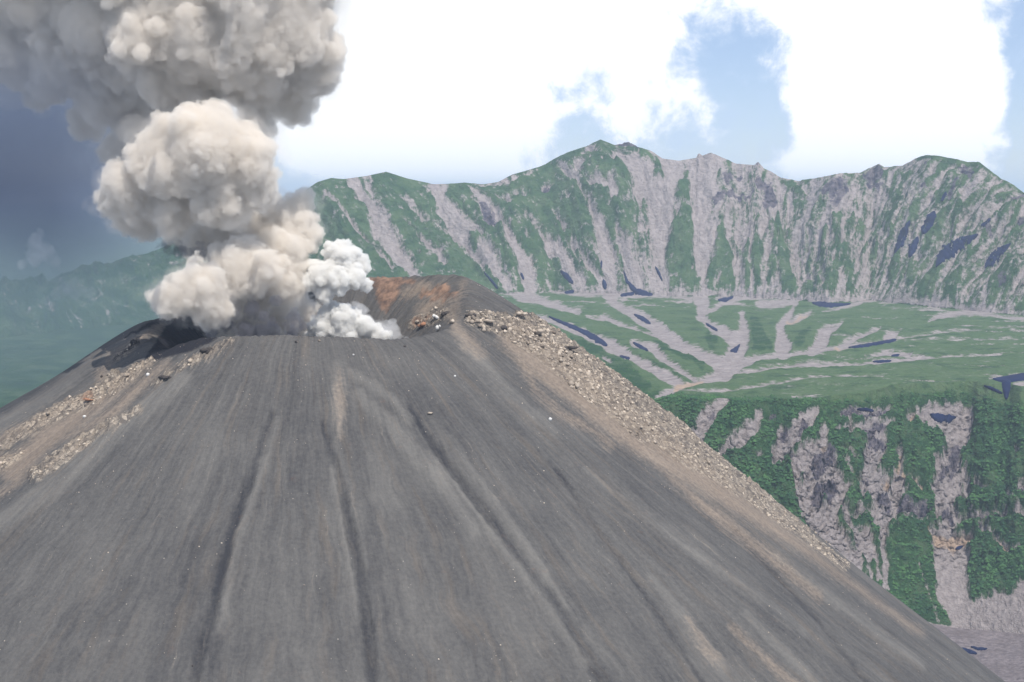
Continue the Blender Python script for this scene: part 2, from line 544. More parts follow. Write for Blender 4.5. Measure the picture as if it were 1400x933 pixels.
P = [
 (1, 4, [(0, 40, 30), (60, 70, 22), (120, 80, 38), (200, 110, 22), (300, 140, 18), (400, 165, 12)]),
 (1, 4, [(210, 60, 8), (400, 80, 12), (560, 70, 22)]), (1, 4, [(560, 60, 40), (760, 75, 25), (850, 80, 15)]),
 (1, 4, [(530, 80, 25), (600, 140, 20), (700, 190, 32), (780, 240, 38), (830, 285, 35), (900, 330, 32), (1000, 370, 28), (1080, 410, 40), (1110, 450, 55)]),
 (1, 4, [(520, 190, 15), (600, 220, 10), (720, 260, 10), (820, 290, 15)]), (1, 4, [(440, 190, 6), (520, 200, 12)]),
 (1, 4, [(990, 60, 30), (1005, 130, 35), (1000, 190, 25), (1060, 240, 25), (1130, 280, 32), (1180, 300, 40)]),
 (1, 4, [(860, 92, 8), (960, 100, 12)]), (1, 4, [(1080, 100, 14), (1160, 100, 12), (1292, 100, 10)]),
 (1, 4, [(1200, 180, 20), (1210, 260, 28), (1190, 330, 42), (1150, 400, 50), (1110, 450, 45)]),
 (1, 4, [(1030, 170, 14), (1100, 130, 16), (1180, 100, 18)]),
 (1, 4, [(770, 590, 6), (860, 555, 16), (960, 510, 16), (1080, 475, 28), (1180, 430, 28), (1292, 385, 18)]), (1, 4, [(1180, 460, 8), (1292, 450, 8)]),
 (1, 4, [(900, 545, 4), (1000, 555, 5), (1140, 548, 7), (1292, 520, 7)]),
 (1, 4, [(190, 185, 8), (240, 200, 14), (400, 260, 20), (560, 330, 34), (650, 385, 24), (760, 440, 22), (850, 490, 32), (900, 525, 25)]),
 (1, 4, [(670, 320, 20), (760, 345, 25), (820, 400, 18), (900, 450, 15), (970, 495, 14)]), (1, 4, [(520, 390, 10), (560, 410, 8)]),
 (1, 4, [(840, 660, 10), (940, 655, 8)]),
 (1, 5, [(200, 90, 6), (180, 110, 8), (140, 180, 18), (90, 240, 22), (110, 310, 38), (110, 370, 35)]), (1, 5, [(250, 165, 10), (180, 200, 18), (120, 215, 18)]),
 (1, 5, [(400, 222, 6), (320, 260, 30), (290, 320, 35), (250, 360, 25)]),
 (1, 5, [(590, 245, 5), (500, 275, 14), (430, 310, 14), (380, 340, 18)]), (1, 5, [(690, 252, 4), (640, 275, 22), (610, 295, 16)]),
 (1, 5, [(0, 390, 14), (200, 360, 14), (400, 335, 14), (560, 310, 10), (700, 290, 7), (900, 265, 5), (1100, 250, 4), (1292, 240, 6)]),
 (1, 5, [(0, 450, 9), (100, 435, 7), (200, 420, 16), (420, 415, 9), (600, 405, 14), (760, 392, 12), (950, 390, 4), (1180, 374, 3)]),
 (1, 5, [(520, 372, 5), (640, 365, 14), (730, 372, 12)]), (1, 5, [(0, 520, 6), (200, 490, 5), (400, 475, 5), (600, 478, 5)]),
 (1, 5, [(700, 302, 3), (1292, 298, 3)]), (1, 5, [(0, 125, 26), (60, 130, 20), (160, 120, 14)]),
 (1, 5, [(300, 165, 6), (450, 130, 12), (560, 105, 10), (700, 110, 10), (800, 120, 12)]), (1, 5, [(820, 212, 5), (880, 185, 14), (1000, 170, 18), (1110, 165, 22)]),
 (1, 5, [(1292, 200, 12), (1200, 190, 8), (1100, 180, 12)]), (1, 5, [(150, 580, 6), (390, 585, 5)]),
 (1, 5, [(1050, 515, 10), (1110, 540, 12), (1190, 580, 14)]), (1, 5, [(1130, 490, 8), (1292, 470, 6)]), (1, 5, [(1230, 550, 26), (1292, 540, 34)]), (1, 5, [(1292, 640, 18), (1240, 610, 8)]),
]
plrows = slice(ic, ip + 1)
pv = np.full(GX[plrows].shape, -0.8)
XP, YP = PX[plrows] + 5 * wx[plrows], PY[plrows] + 2.2 * wy[plrows]
pv = paint(pv, XP, YP, P, 4.0)
# faint light stream bands across the meadow
band = fbm(XP / 120, YP / 2.6 - XP * 0.002, 3, 51)
pv = np.maximum(pv, np.where(XP > 1000, -0.55 + 1.1 * sstep(band, 0.15, 0.6) * sstep(XP, 1000, 1200), -0.8))
pv = np.maximum(pv, -0.8 + 1.3 * sstep(YP, 432, 412) * sstep(fbm(XP / 30, YP / 5, 3, 52), -0.1, 0.35))
val[plrows] = pv
val[ip] = np.maximum(val[ip], pv[-1])
C = [
 (1, 4, [(1110, 600, 32), (1060, 650, 36), (1000, 740, 38), (970, 800, 45)]), (1, 4, [(1280, 680, 18), (1200, 770, 26), (1090, 890, 18)]),
 (1, 7, [(130, 150, 15), (110, 210, 25), (50, 270, 30), (0, 330, 30)]),
 (1, 7, [(400, 140, 20), (350, 200, 35), (290, 270, 52), (240, 340, 50), (210, 400, 20)]), (1, 7, [(235, 230, 22), (240, 260, 30)]), (1, 7, [(180, 180, 10)]), (1, 7, [(130, 345, 14)]),
 (1, 7, [(440, 235, 18), (430, 300, 30), (400, 360, 70), (400, 420, 120), (440, 500, 130), (450, 580, 130), (460, 680, 105), (530, 780, 105), (620, 890, 80)]),
 (1, 7, [(540, 155, 22), (640, 150, 22), (740, 150, 22)]), (1, 7, [(640, 230, 30), (760, 210, 22)]), (1, 7, [(680, 215, 50), (700, 290, 50), (680, 360, 50), (660, 430, 34), (650, 520, 25)]),
 (1, 7, [(565, 170, 8), (575, 260, 10)]), (1, 7, [(510, 225, 8), (600, 235, 14)]), (1, 7, [(450, 230, 12)]), (1, 7, [(520, 320, 8), (600, 390, 10)]),
 (1, 7, [(800, 350, 16), (808, 420, 18), (800, 480, 30), (780, 560, 35), (760, 620, 45)]),
 (1, 7, [(745, 450, 16), (740, 480, 24)]), (1, 7, [(830, 465, 20), (870, 475, 18), (910, 515, 18)]), (1, 7, [(840, 550, 25)]),
 (1, 7, [(700, 480, 50), (700, 560, 70), (720, 620, 60), (730, 700, 22), (738, 800, 16), (745, 920, 18)]),
 (1, 7, [(520, 380, 8), (580, 460, 14), (640, 540, 15), (700, 620, 15)]), (1, 7, [(750, 660, 8), (790, 740, 8)]),
 (1, 7, [(590, 700, 14), (640, 760, 45), (670, 860, 30), (690, 940, 20)]),
 (-1, 7, [(515, 400, 12), (560, 470, 20), (600, 530, 18)]), (-1, 7, [(590, 580, 40), (650, 590, 25)]), (-1, 7, [(600, 650, 24), (680, 680, 30)]),
 (-1, 7, [(520, 640, 8), (560, 720, 11), (610, 800, 10), (630, 880, 8)]), (-1, 7, [(335, 470, 12)]), (-1, 7, [(445, 580, 14)]), (-1, 7, [(350, 660, 18), (400, 720, 16)]),
 (-1, 7, [(400, 630, 10)]), (-1, 7, [(680, 860, 10), (690, 800, 5)]),
 (1, 7, [(900, 150, 20), (970, 175, 60), (1080, 195, 80), (1080, 270, 65), (1072, 330, 50), (1055, 400, 45), (1045, 480, 55), (1045, 560, 68), (1035, 640, 60), (1040, 720, 72), (1050, 800, 80), (1065, 900, 88)]),
 (-1, 7, [(1110, 345, 14)]), (1, 7, [(980, 370, 10), (1000, 460, 25), (970, 540, 20)]),
 (1, 7, [(855, 165, 22), (860, 185, 14)]), (1, 7, [(1105, 450, 20), (1130, 560, 16), (1150, 620, 14)]),
 (1, 7, [(1172, 465, 10), (1178, 520, 14), (1210, 525, 8)]), (1, 7, [(1325, 580, 22), (1360, 600, 14)]), (1, 7, [(1390, 500, 20), (1395, 530, 22)]), (1, 7, [(1365, 345, 14)]), (1, 7, [(1265, 580, 10)]),
 (-1, 7, [(1100, 610, 22)]), (-1, 7, [(990, 720, 12)]), (-1, 7, [(1100, 720, 35)]), (-1, 7, [(860, 500, 8), (880, 590, 30), (830, 600, 14)]), (-1, 7, [(740, 560, 6)]),
 (1, 7, [(560, 632, 10), (700, 625, 12)]), (1, 7, [(800, 630, 18), (920, 640, 16)]), (1, 7, [(800, 668, 10), (950, 675, 10)]), (1, 7, [(1060, 655, 12), (1200, 655, 14), (1300, 650, 12)]),
 (1, 7, [(1150, 700, 10), (1400, 705, 10)]), (1, 7, [(1330, 640, 5), (1400, 640, 8)]), (1, 7, [(920, 740, 24), (1040, 770, 40), (1140, 765, 26)]), (1, 7, [(1190, 720, 14), (1250, 790, 18), (1350, 830, 32), (1380, 870, 20)]),
 (1, 6, [(60, 120, 60), (140, 230, 95), (230, 340, 70)]), (1, 6, [(270, 190, 55), (300, 300, 55), (340, 400, 40)]),
 (1, 6, [(350, 100, 18), (388, 200, 18), (396, 400, 16), (402, 520, 14)]),
 (-1, 6, [(170, 110, 8), (200, 180, 12), (240, 240, 10)]), (-1, 6, [(290, 300, 6), (310, 420, 8)]), (-1, 6, [(335, 330, 10), (345, 420, 10), (375, 470, 14)]),
 (-1, 6, [(430, 200, 20), (460, 300, 55), (500, 400, 80), (530, 500, 100), (560, 590, 60)]), (-1, 6, [(560, 240, 60), (590, 340, 45)]), (-1, 6, [(420, 500, 20), (480, 570, 30), (650, 620, 20)]),
 (1, 6, [(640, 240, 40), (700, 300, 66), (720, 400, 80), (735, 500, 85), (780, 600, 80), (830, 690, 80)]),
 (-1, 6, [(660, 560, 12), (690, 620, 14), (705, 655, 8)]), (1, 6, [(560, 380, 2), (660, 640, 3)]),
 (-1, 6, [(880, 270, 50), (880, 380, 85), (900, 480, 95), (910, 560, 60), (905, 640, 22)]), (-1, 6, [(1040, 360, 60)]),
 (1, 6, [(1077, 480, 45), (1040, 560, 50), (1000, 640, 60), (950, 690, 40)]),
 (1, 6, [(1000, 790, 300)]),
 (-1, 6, [(470, 215, 18), (520, 240, 34), (600, 250, 30)]), (-1, 7, [(820, 610, 12), (900, 605, 14)]), (-1, 7, [(860, 700, 16), (800, 700, 14)]), (-1, 7, [(1150, 600, 30), (1230, 600, 40)]), (-1, 7, [(1260, 680, 10), (1400, 675, 10)]),
]
clrows = slice(iv, ic + 1)
cvv = np.full(GX[clrows].shape, -0.75)
XC, YC = PX[clrows] + 6 * wx[clrows], PY[clrows] + 5 * wy[clrows]
cvv = paint(cvv, XC, YC, C, 4.5)
scar2 = fbm(XC / 9, YC / 5, 4, 61)
cvv = np.maximum(cvv, -0.75 + 1.4 * sstep(scar2, 0.28, 0.5) * sstep(np.abs(YC - 705), 60, 10))
val[clrows] = cvv
val[:iv] = 1.0
val[iv] = np.maximum(val[iv], 0.8)
val = np.clip(val, -1, 1)

# rock outcrops
RK = [(1, 2, [(1050, 350, 28), (1075, 320, 16)]), (1, 2, [(1115, 320, 16)]), (1, 2, [(1215, 350, 25)]), (1, 2, [(1250, 430, 18)]), (1, 2, [(530, 140, 18), (590, 150, 24)]), (1, 2, [(1205, 235, 12)]),
      (1, 2, [(975, 185, 9)]), (1, 2, [(912, 190, 7)]), (1, 2, [(1190, 410, 10), (1010, 455, 22)]),
      (1, 3, [(280, 310, 28), (340, 260, 30), (370, 300, 24), (330, 330, 18)]), (1, 3, [(500, 240, 36), (545, 220, 28), (480, 310, 12), (560, 290, 14)]), (1, 3, [(540, 165, 12)]),
      (1, 3, [(10, 370, 35), (0, 280, 22)]), (1, 3, [(960, 220, 25), (1000, 260, 25)]), (1, 3, [(770, 200, 15)]), (1, 3, [(880, 390, 14), (930, 300, 16)]), (1, 3, [(1240, 350, 25), (1200, 370, 12)]), (1, 3, [(1080, 550, 16)]),
      (1, 3, [(1240, 480, 25)]), (1, 3, [(760, 340, 18)]), (1, 3, [(1140, 790, 18)]),
      (1, 1, [(930, 490, 18), (975, 560, 26), (1000, 600, 14)]), (1, 2, [(170, 400, 18)]),
      (1, 7, [(400, 380, 30), (450, 350, 45), (420, 420, 20)]), (1, 7, [(540, 150, 14), (740, 150, 16)]), (1, 7, [(660, 230, 26), (740, 215, 14)]), (1, 7, [(680, 290, 35), (740, 290, 16)]),
      (1, 7, [(730, 580, 36), (700, 540, 14)]), (1, 7, [(440, 520, 60)]), (1, 7, [(1030, 640, 24)]), (1, 7, [(250, 245, 24)]), (1, 7, [(350, 200, 18), (330, 260, 14)]), (1, 7, [(1000, 470, 14), (1080, 320, 26), (1060, 460, 12)]),
      (1, 7, [(800, 630, 14), (950, 630, 14)]), (1, 7, [(1150, 660, 12), (1300, 655, 10)]), (1, 7, [(1050, 650, 20)]), (1, 7, [(200, 175, 14)]), (1, 4, [(1050, 670, 14)]), (1, 7, [(640, 480, 10)]), (1, 7, [(1390, 510, 12)])]
rock = paint(np.full(GX.shape, -1.0), XW, YW, RK, 6.0)
TN = [(1, 7, [(740, 470, 20)]), (1, 7, [(830, 465, 16), (870, 475, 14), (910, 515, 14)]), (1, 7, [(800, 360, 10), (800, 440, 12)]), (1, 7, [(680, 115, 12)]), (1, 7, [(930, 750, 20), (1040, 775, 34), (1140, 765, 22)]),
      (1, 7, [(860, 170, 14)]), (1, 7, [(430, 295, 12)]), (1, 5, [(370, 340, 14), (420, 345, 10)]), (1, 7, [(1250, 790, 12), (1350, 830, 20)]),
      (1, 4, [(880, 540, 16), (1000, 500, 14)]), (1, 5, [(230, 175, 8), (130, 220, 10)])]
tan = paint(np.full(GX.shape, -1.0), XW, YW, TN, 5.0)
# dark dense shrub (1) against pale meadow (0)
shrub = sstep(PY + 8 * wx + np.interp(PX, [700, 900, 1060, 1180, 1300, 1400], [40, 12, 4, 0, 10, -10]), 536, 562)
shrub = np.maximum(shrub, np.clip(paint(np.full(GX.shape, -1.0), XW, YW, [
    (1, 4, [(400, 280, 18), (640, 480, 60), (700, 530, 55)]), (1, 4, [(360, 300, 20), (500, 350, 25)]), (1, 4, [(780, 330, 20), (900, 370, 30), (1000, 420, 32)]), (1, 4, [(700, 380, 14), (850, 450, 18), (920, 485, 12)]),
    (1, 4, [(1050, 290, 40), (1060, 340, 30)]), (1, 4, [(1270, 230, 40), (1292, 320, 50)]), (1, 5, [(0, 270, 30), (40, 330, 35)]), (1, 5, [(190, 310, 40), (220, 260, 25)]), (1, 5, [(380, 270, 20), (520, 290, 16)]),
    (1, 5, [(0, 420, 9), (120, 415, 7)]), (1, 4, [(1190, 440, 6), (1292, 425, 8)])], 6.0), 0, 1))
shrub = np.where(wallm > 0, 0.55 + 0.35 * fbm(PX / 30, PY / 20, 3, 70), shrub)
shrub = np.where(PX < 430, 0.75 + 0.5 * fbm(PX / 40, PY / 12, 3, 71), shrub)

# ---- relief
scr = sstep(val, -0.3, 0.6)
env = np.sin(np.pi * np.clip(vv, 0, 1)) ** 0.6
ribs = ridged(Q / 62.0, vv * 1.2, 4, 80, 0.55)
fine = ridged(Q / 14.0, vv * 4.0, 3, 84, 0.5)
dz = wallm * env * (60 * ribs + 70 * ridged(Q / 130.0, vv * 0.8, 2, 82) + 9 * fine - 40 * scr + 9 * fbm(PX / 7.0, PY / 9.0, 3, 87))
crestn = wallm * sstep(vv, 0.7, 1.0)
dz += crestn * 4.0 * fbm(PX / 5, vv * 20, 3, 90) * np.clip((1 - vv) * 12, 0, 1)
rk = np.clip(rock, 0, 1)
dz += wallm * rk * 16 * fbm(PX / 5.0, PY / 5.0, 3, 91)
envc = np.sin(np.pi * np.clip(vc, 0, 1)) ** 0.5
ribc = ridged(QC / 85.0 + 0.35, vc * 1.5, 3, 96, 0.5)
finec = fbm(QC / 9.0, PY / 9.0, 4, 99)
dz += cliffm * envc * (1 - 0.75 * scr * sstep(vc, 0.42, 0.15)) * (24 * ribc + 14 * finec - 22 * scr)
# rock benches of the cliff
bench = np.sin((PY + 3 * wx) / 5.2) * sstep(np.abs(PY - 708 - 0.02 * (PX - 1200)), 34, 12)
dz += cliffm * envc * 11 * bench * (1 - 0.5 * scr)
dz += cliffm * envc * 9 * rk * np.sign(np.sin(PY / 1.9 + 3 * wx))
dz += cliffm * rk * 16 * fbm(PX / 4.0, PY / 3.0, 3, 101)
# shrub canopy lumps
dz += cliffm * envc * (1 - scr) * 3.0 * np.abs(fbm(GX / 9.0, GY / 9.0, 2, 103))
plm = np.zeros(GX.shape)
plm[ic:ip + 1] = np.sin(np.pi * np.clip(sp_, 0, 1)) ** 0.5
dz += plm * (9 * fbm(GX / 260, GY / 420, 3, 105) - 7 * scr + 1.5 * fbm(GX / 30, GY / 60, 2, 107))
vlm = np.zeros(GX.shape)
vlm[:iv + 1] = np.sin(np.pi * np.clip(np.linspace(0, 1, nv), 0, 1))[:, None] ** 0.5
dz += vlm * (6 * fbm(GX / 90, GY / 90, 2, 110) + 3.0 * np.abs(fbm(GX / 22, GY / 22, 3, 112)) * sstep(GY, 1900, 2400))
backm = np.zeros(GX.shape)
backm[iw:ib + 1] = np.sin(np.pi * sb)
dz += backm * 60 * fbm(GX / 500, GY / 500, 3, 111)
GZ = GZ + dz
# ledges that stand out towards the valley, one above the other
led = cliffm * envc * sstep(val, -0.6, 0.2) * (1 - 0.85 * sstep(vc, 0.36, 0.15)) * (17 * fbm(PX / 11, PY / 2.8, 3, 240) + 8 * fbm(PX / 4.5, PY / 4.5, 2, 243))
led += cliffm * envc * sstep(val, 0.2, -0.4) * 14 * fbm(PX / 12, PY / 9, 3, 246)
led += wallm * env * (7 * fbm(PX / 8, PY / 5, 3, 250) + 26 * rk * fbm(PX / 4.5, PY / 4, 3, 253))
GY = GY - led
GX = T[None, :] * GY
PX2, PY2 = project(GX, GY, GZ)


def hit(px, py, r0=0, r1=None):
    """first place where the sight line meets the terrain sheet, nearest row first"""
    r1 = r1 or iw
    el = (466.5 - py) / F
    el = (el * CP - SP) / (CP + el * SP)
    t = (px - 700) / F * (CP - el * SP)
    c = np.interp(t, T, np.arange(NC))
    c0 = int(min(c, NC - 2))
    fr = c - c0
    pr = PY2[r0:r1 + 1, c0] * (1 - fr) + PY2[r0:r1 + 1, c0 + 1] * fr
    idx = np.nonzero(pr <= py)[0]
    i = int(idx[0]) if len(idx) else r1 - r0
    i = max(i, 1)
    a, b = pr[i - 1], pr[i]
    g = 0 if a == b else np.clip((a - py) / (a - b), 0, 1)
    out = []
    for A in (GX, GY, GZ):
        p0 = A[r0 + i - 1, c0] * (1 - fr) + A[r0 + i - 1, c0 + 1] * fr
        p1 = A[r0 + i, c0] * (1 - fr) + A[r0 + i, c0 + 1] * fr
        out.append(p0 * (1 - g) + p1 * g)
    return Vector(out)


# ------------------------------------------------------------------ terrain material
def new_mat(name):
    m = bpy.data.materials.new(name)
    m.use_nodes = True
    n = NT(m.node_tree)
    bs = m.node_tree.nodes['Principled BSDF']
    bs.inputs['Roughness'].default_value = 0.92
    bs.inputs['Specular IOR Level'].default_value = 0.15
    return m, n, bs


def terrain_mat(name, far):
    m, n, bs = new_mat(name)
    pos = n.node('ShaderNodeNewGeometry').outputs['Position']
    q, v = n.attr('gully'), n.attr('down')
    scree, rocka, shr, ta = n.attr('scree'), n.attr('rock'), n.attr('shrub'), n.attr('tan')
    st = n.comb(n.math('MULTIPLY', q, 0.16 if far else 0.15), n.math('MULTIPLY', v, 0.03 if far else 0.07))
    ns = n.noise(st, 1.0, 5.0, 0.6)
    nf = n.noise(pos, 0.045 if far else 0.07, 5.0, 0.65)
    nc = n.noise(pos, 0.006 if far else 0.012, 4.0, 0.6)
    k = n.math('ADD', scree, n.math('MULTIPLY', n.math('SUBTRACT', ns, 0.5), 2.4))
    k = n.math('ADD', k, n.math('MULTIPLY', n.math('SUBTRACT', nf, 0.5), 2.2))
    k = n.smooth(k, -0.25, 0.5)
    # green cover
    g_dark = n.mix(nf, (0.010, 0.044, 0.016), (0.038, 0.100, 0.030))
    g_pale = n.mix(nf, (0.050, 0.105, 0.040), (0.105, 0.165, 0.070))
    shn = n.smooth(n.math('ADD', shr, n.math('MULTIPLY', n.math('SUBTRACT', nc, 0.5), 1.2)), 0.1, 0.9)
    g = n.mix(shn, g_pale, g_dark)
    nm = n.noise(pos, 0.011 if far else 0.02, 6.0, 0.72)
    g = n.mix(n.math('MULTIPLY', n.smooth(nm, 0.48, 0.62), 0.42), g, (0.12, 0.165, 0.085))
    g = n.mix(n.math('MULTIPLY', n.smooth(nm, 0.47, 0.36), 0.55), g, (0.018, 0.052, 0.026))
    # scree
    s1 = n.mix(n.smooth(ns, 0.3, 0.7), (0.26, 0.225, 0.215), (0.40, 0.35, 0.335))
    s2 = n.mix(n.smooth(nf, 0.3, 0.72), (0.20, 0.172, 0.165), (0.42, 0.365, 0.35))
    sc_ = n.mix(0.5, s1, s2)
    tk = n.smooth(n.math('ADD', ta, n.math('MULTIPLY', n.math('SUBTRACT', nf, 0.5), 1.4)), -0.2, 0.6)
    sc_ = n.mix(tk, sc_, n.mix(nf, (0.30, 0.20, 0.145), (0.52, 0.40, 0.30)))
    base = n.mix(k, g, sc_)
    vr = n.voronoi(pos, 0.035 if far else 0.10)
    rn = n.math('ADD', rocka, n.math('MULTIPLY', n.math('SUBTRACT', n.noise(pos, 0.05 if far else 0.12, 3.0, 0.7), 0.5), 2.4))
    rk_ = n.smooth(rn, -0.15, 0.3)
    rc = n.mix(n.smooth(vr, 0.1, 0.8), (0.022, 0.022, 0.048), (0.15, 0.13, 0.145))
    base = n.mix(n.math('MULTIPLY', rk_, 0.92), base, rc)
    n.put(bs.inputs['Base Color'], base)
    bp = n.node('ShaderNodeBump')
    bp.inputs['Strength'].default_value = 1.0
    bp.inputs['Distance'].default_value = 30.0 if far else 16.0
    h = n.math('ADD', n.noise(pos, 0.03 if far else 0.09, 6.0, 0.65), n.math('MULTIPLY', ns, 0.5))
    n.put(bp.inputs['Height'], h)
    n.put(bs.inputs['Normal'], bp.outputs[0])
    return m


m_far = terrain_mat('green_and_scree_far', True)
m_mid = terrain_mat('green_and_scree_near', False)
m_val, n, bs = new_mat('valley_gravel')
pos = n.node('ShaderNodeNewGeometry').outputs['Position']
a = n.noise(pos, 0.09, 6.0, 0.7)
b = n.noise(pos, 0.012, 4.0, 0.6)
c = n.mix(n.smooth(a, 0.3, 0.7), (0.10, 0.085, 0.090), (0.24, 0.205, 0.205))
c = n.mix(n.smooth(b, 0.4, 0.7), c, n.mix(a, (0.07, 0.062, 0.066), (0.2, 0.165, 0.16)))
n.put(bs.inputs['Base Color'], c)
bp = n.node('ShaderNodeBump')
bp.inputs['Distance'].default_value = 4.0
n.put(bp.inputs['Height'], a)
n.put(bs.inputs['Normal'], bp.outputs[0])


def terrain_piece(name, r0, r1, mat):
    sl = slice(r0, r1 + 1)
    v = np.stack([GX[sl], GY[sl], GZ[sl]], -1).reshape(-1, 3)
    pl_ = r0 == ic
    at = dict(gully=(PY * 1.6 + 0.04 * PX if pl_ else Q if r0 >= ip else (QC * 0.8 if r0 >= iv and r1 <= ic else PX))[sl], down=(PX if pl_ else PY)[sl], scree=val[sl],
              rock=rock[sl], shrub=shrub[sl], tan=tan[sl])
    me = new_mesh(name, v, grid_faces(r1 - r0 + 1, NC), at)
    return link(name, me, mat, kind='structure')


terrain_piece('valley_floor', 0, iv, m_val)
terrain_piece('green_cliff', iv, ic, m_mid)
terrain_piece('meadow_plain', ic, ip, m_far)
terrain_piece('caldera_ridge', ip, iw, m_far)
terrain_piece('ground', iw, ig, m_far)

# ------------------------------------------------------------------ the cone
CXc, CYc, RC = -165.0, 1155.0, 128.0
RIMPH = [-180, -165, -150, -130, -110, -100, -88, -74, -64, -55, -46, -38, -30, -20, 0, 20, 35, 45, 55, 64, 72, 80, 90, 100, 112, 125, 140, 160, 180]
RIMZ = [-76, -82, -92, -101, -103, -103.5, -103, -107, -115, -119, -117, -111, -106.5, -104, -102, -104.5, -107.5, -108.5, -106.5, -104, -99, -92, -83, -75.5, -70.5, -71, -73, -75, -76]
SLPH = [-180, -120, -95, -75, -50, -20, 0, 30, 60, 80, 92, 110, 135, 180]
SLV = [0.62, 0.59, 0.575, 0.575, 0.60, 0.615, 0.62, 0.65, 0.70, 0.755, 0.785, 0.78, 0.68, 0.62]


def cone_raw(ph, r):
    """height (world) at azimuth ph (deg, 0 = towards the camera, + right) and radius r"""
    rz = np.interp(ph, RIMPH, RIMZ)
    sl = np.interp(ph, SLPH, SLV)
    Rr = RC + 5 * perlin(ph / 14.0, ph * 0 + 2, 120) + 2 * perlin(ph / 4.0, ph * 0 + 7, 121)
    x = r - Rr
    # outside: rounded lip, straight flank
    lipw = 9.0
    lip = sl * (np.sqrt(np.maximum(x, 0) ** 2 + lipw ** 2) - lipw)
    # gentler shoulder on the right
    shw = np.exp(-((ph - 105) / 32.0) ** 2)
    sh = shw * 28 * (1 - np.exp(-np.maximum(x, 0) / 70.0)) - shw * 6 * sstep(x, 130, 300)
    shl = np.exp(-((ph + 92) / 20.0) ** 2) * 5 * sstep(x, 10, 90)
    out = rz - lip + sh * 0.62 - shl
    # inside: steep wall to a rubble floor
    d = np.maximum(-x, 0)
    inn = rz - 0.95 * (np.sqrt(d ** 2 + 16) - 4)
    inn = np.maximum(inn, rz * 0 - 172 + 0.08 * (r - 60))
    return np.where(x > 0, out, inn), x


ph = np.concatenate([np.arange(-180, -118, 1.6), np.arange(-118, 134, 0.2), np.arange(134, 180, 1.2)])
NPH = len(ph)
r_in = np.linspace(4, RC - 8, 46)
r_mid = np.linspace(RC - 6, RC + 60, 62)[:]
r_out = RC + 60 + (np.linspace(0, 1, 300) ** 1.25 * 900)[1:]
rr = np.concatenate([r_in, r_mid, r_out])
PH, RR = np.meshgrid(ph, rr)
CZ, XR = cone_raw(PH, RR)
CX = CXc + RR * np.sin(np.radians(PH))
CY = CYc - RR * np.cos(np.radians(PH))
KX, KY = project(CX, CY, CZ + EYE)
front = (np.abs(PH) < 112)

# marks on the cone, traced
cwx = fbm(KX / 16, KY / 16, 3, 130)
cwy = fbm(KX / 16 + 9, KY / 16, 3, 133)
ox_, oy_ = KX + 4 * cwx, KY + 4 * cwy
rill = [(1, 0, [(372, 560, 3), (352, 620, 5), (326, 690, 7), (306, 760, 7), (287, 840, 7), (268, 905, 6), (262, 960, 5)]),
        (1, 0, [(440, 575, 3), (460, 640, 5), (478, 720, 6), (492, 790, 7), (503, 860, 8), (512, 960, 8)]),
        (1, 0, [(560, 560, 3), (600, 620, 5), (645, 680, 6), (692, 740, 8), (742, 805, 9), (790, 870, 9), (840, 950, 9)]),
        (1, 0, [(760, 640, 1), (860, 780, 2.5), (960, 930, 3)]),
        (1, 0, [(1000, 720, 1), (1120, 850, 2.5), (1190, 940, 3)])]
RL = np.clip(paint(np.full(CX.shape, -1.0), ox_, oy_, rill, 5.0), -1, 1)
levee = [(1, 0, [(585, 620, 3), (640, 690, 5), (700, 765, 7), (755, 835, 7), (800, 905, 7)]), (1, 0, [(625, 620, 3), (680, 695, 5), (735, 765, 6), (775, 830, 5)]),
         (1, 0, [(380, 570, 3), (362, 640, 4), (338, 700, 5), (318, 770, 5), (300, 860, 5)]), (1, 0, [(455, 640, 3), (468, 720, 5), (482, 800, 5), (486, 850, 4)]),
         (1, 0, [(460, 500, 6), (462, 545, 11), (465, 590, 7)]), (1, 0, [(480, 510, 6), (530, 545, 8), (560, 575, 5)]),
         (1, 0, [(490, 540, 8), (540, 590, 12), (600, 660, 12), (650, 730, 8)]),
         (1, 0, [(890, 790, 4), (930, 840, 7), (960, 880, 8), (990, 915, 7)]), (1, 0, [(1020, 840, 4), (1080, 900, 6), (1130, 950, 5)]),
         (1, 0, [(620, 440, 6), (635, 470, 8), (665, 500, 8), (700, 540, 8), (760, 590, 5)]),
         (1, 0, [(200, 450, 6), (130, 495, 8), (60, 545, 12), (0, 585, 14)]), (1, 0, [(205, 460, 5), (240, 440, 5)]),
         (1, 0, [(250, 520, 10), (160, 590, 14), (80, 660, 14), (0, 720, 14)]),
         (1, 0, [(1060, 760, 4), (1180, 850, 6), (1260, 910, 6)]), (1, 0, [(800, 640, 4), (900, 720, 6), (1010, 800, 6), (1100, 870, 5)])]
LV = np.clip(paint(np.full(CX.shape, -1.0), ox_, oy_, levee, 7.0), -1, 1)
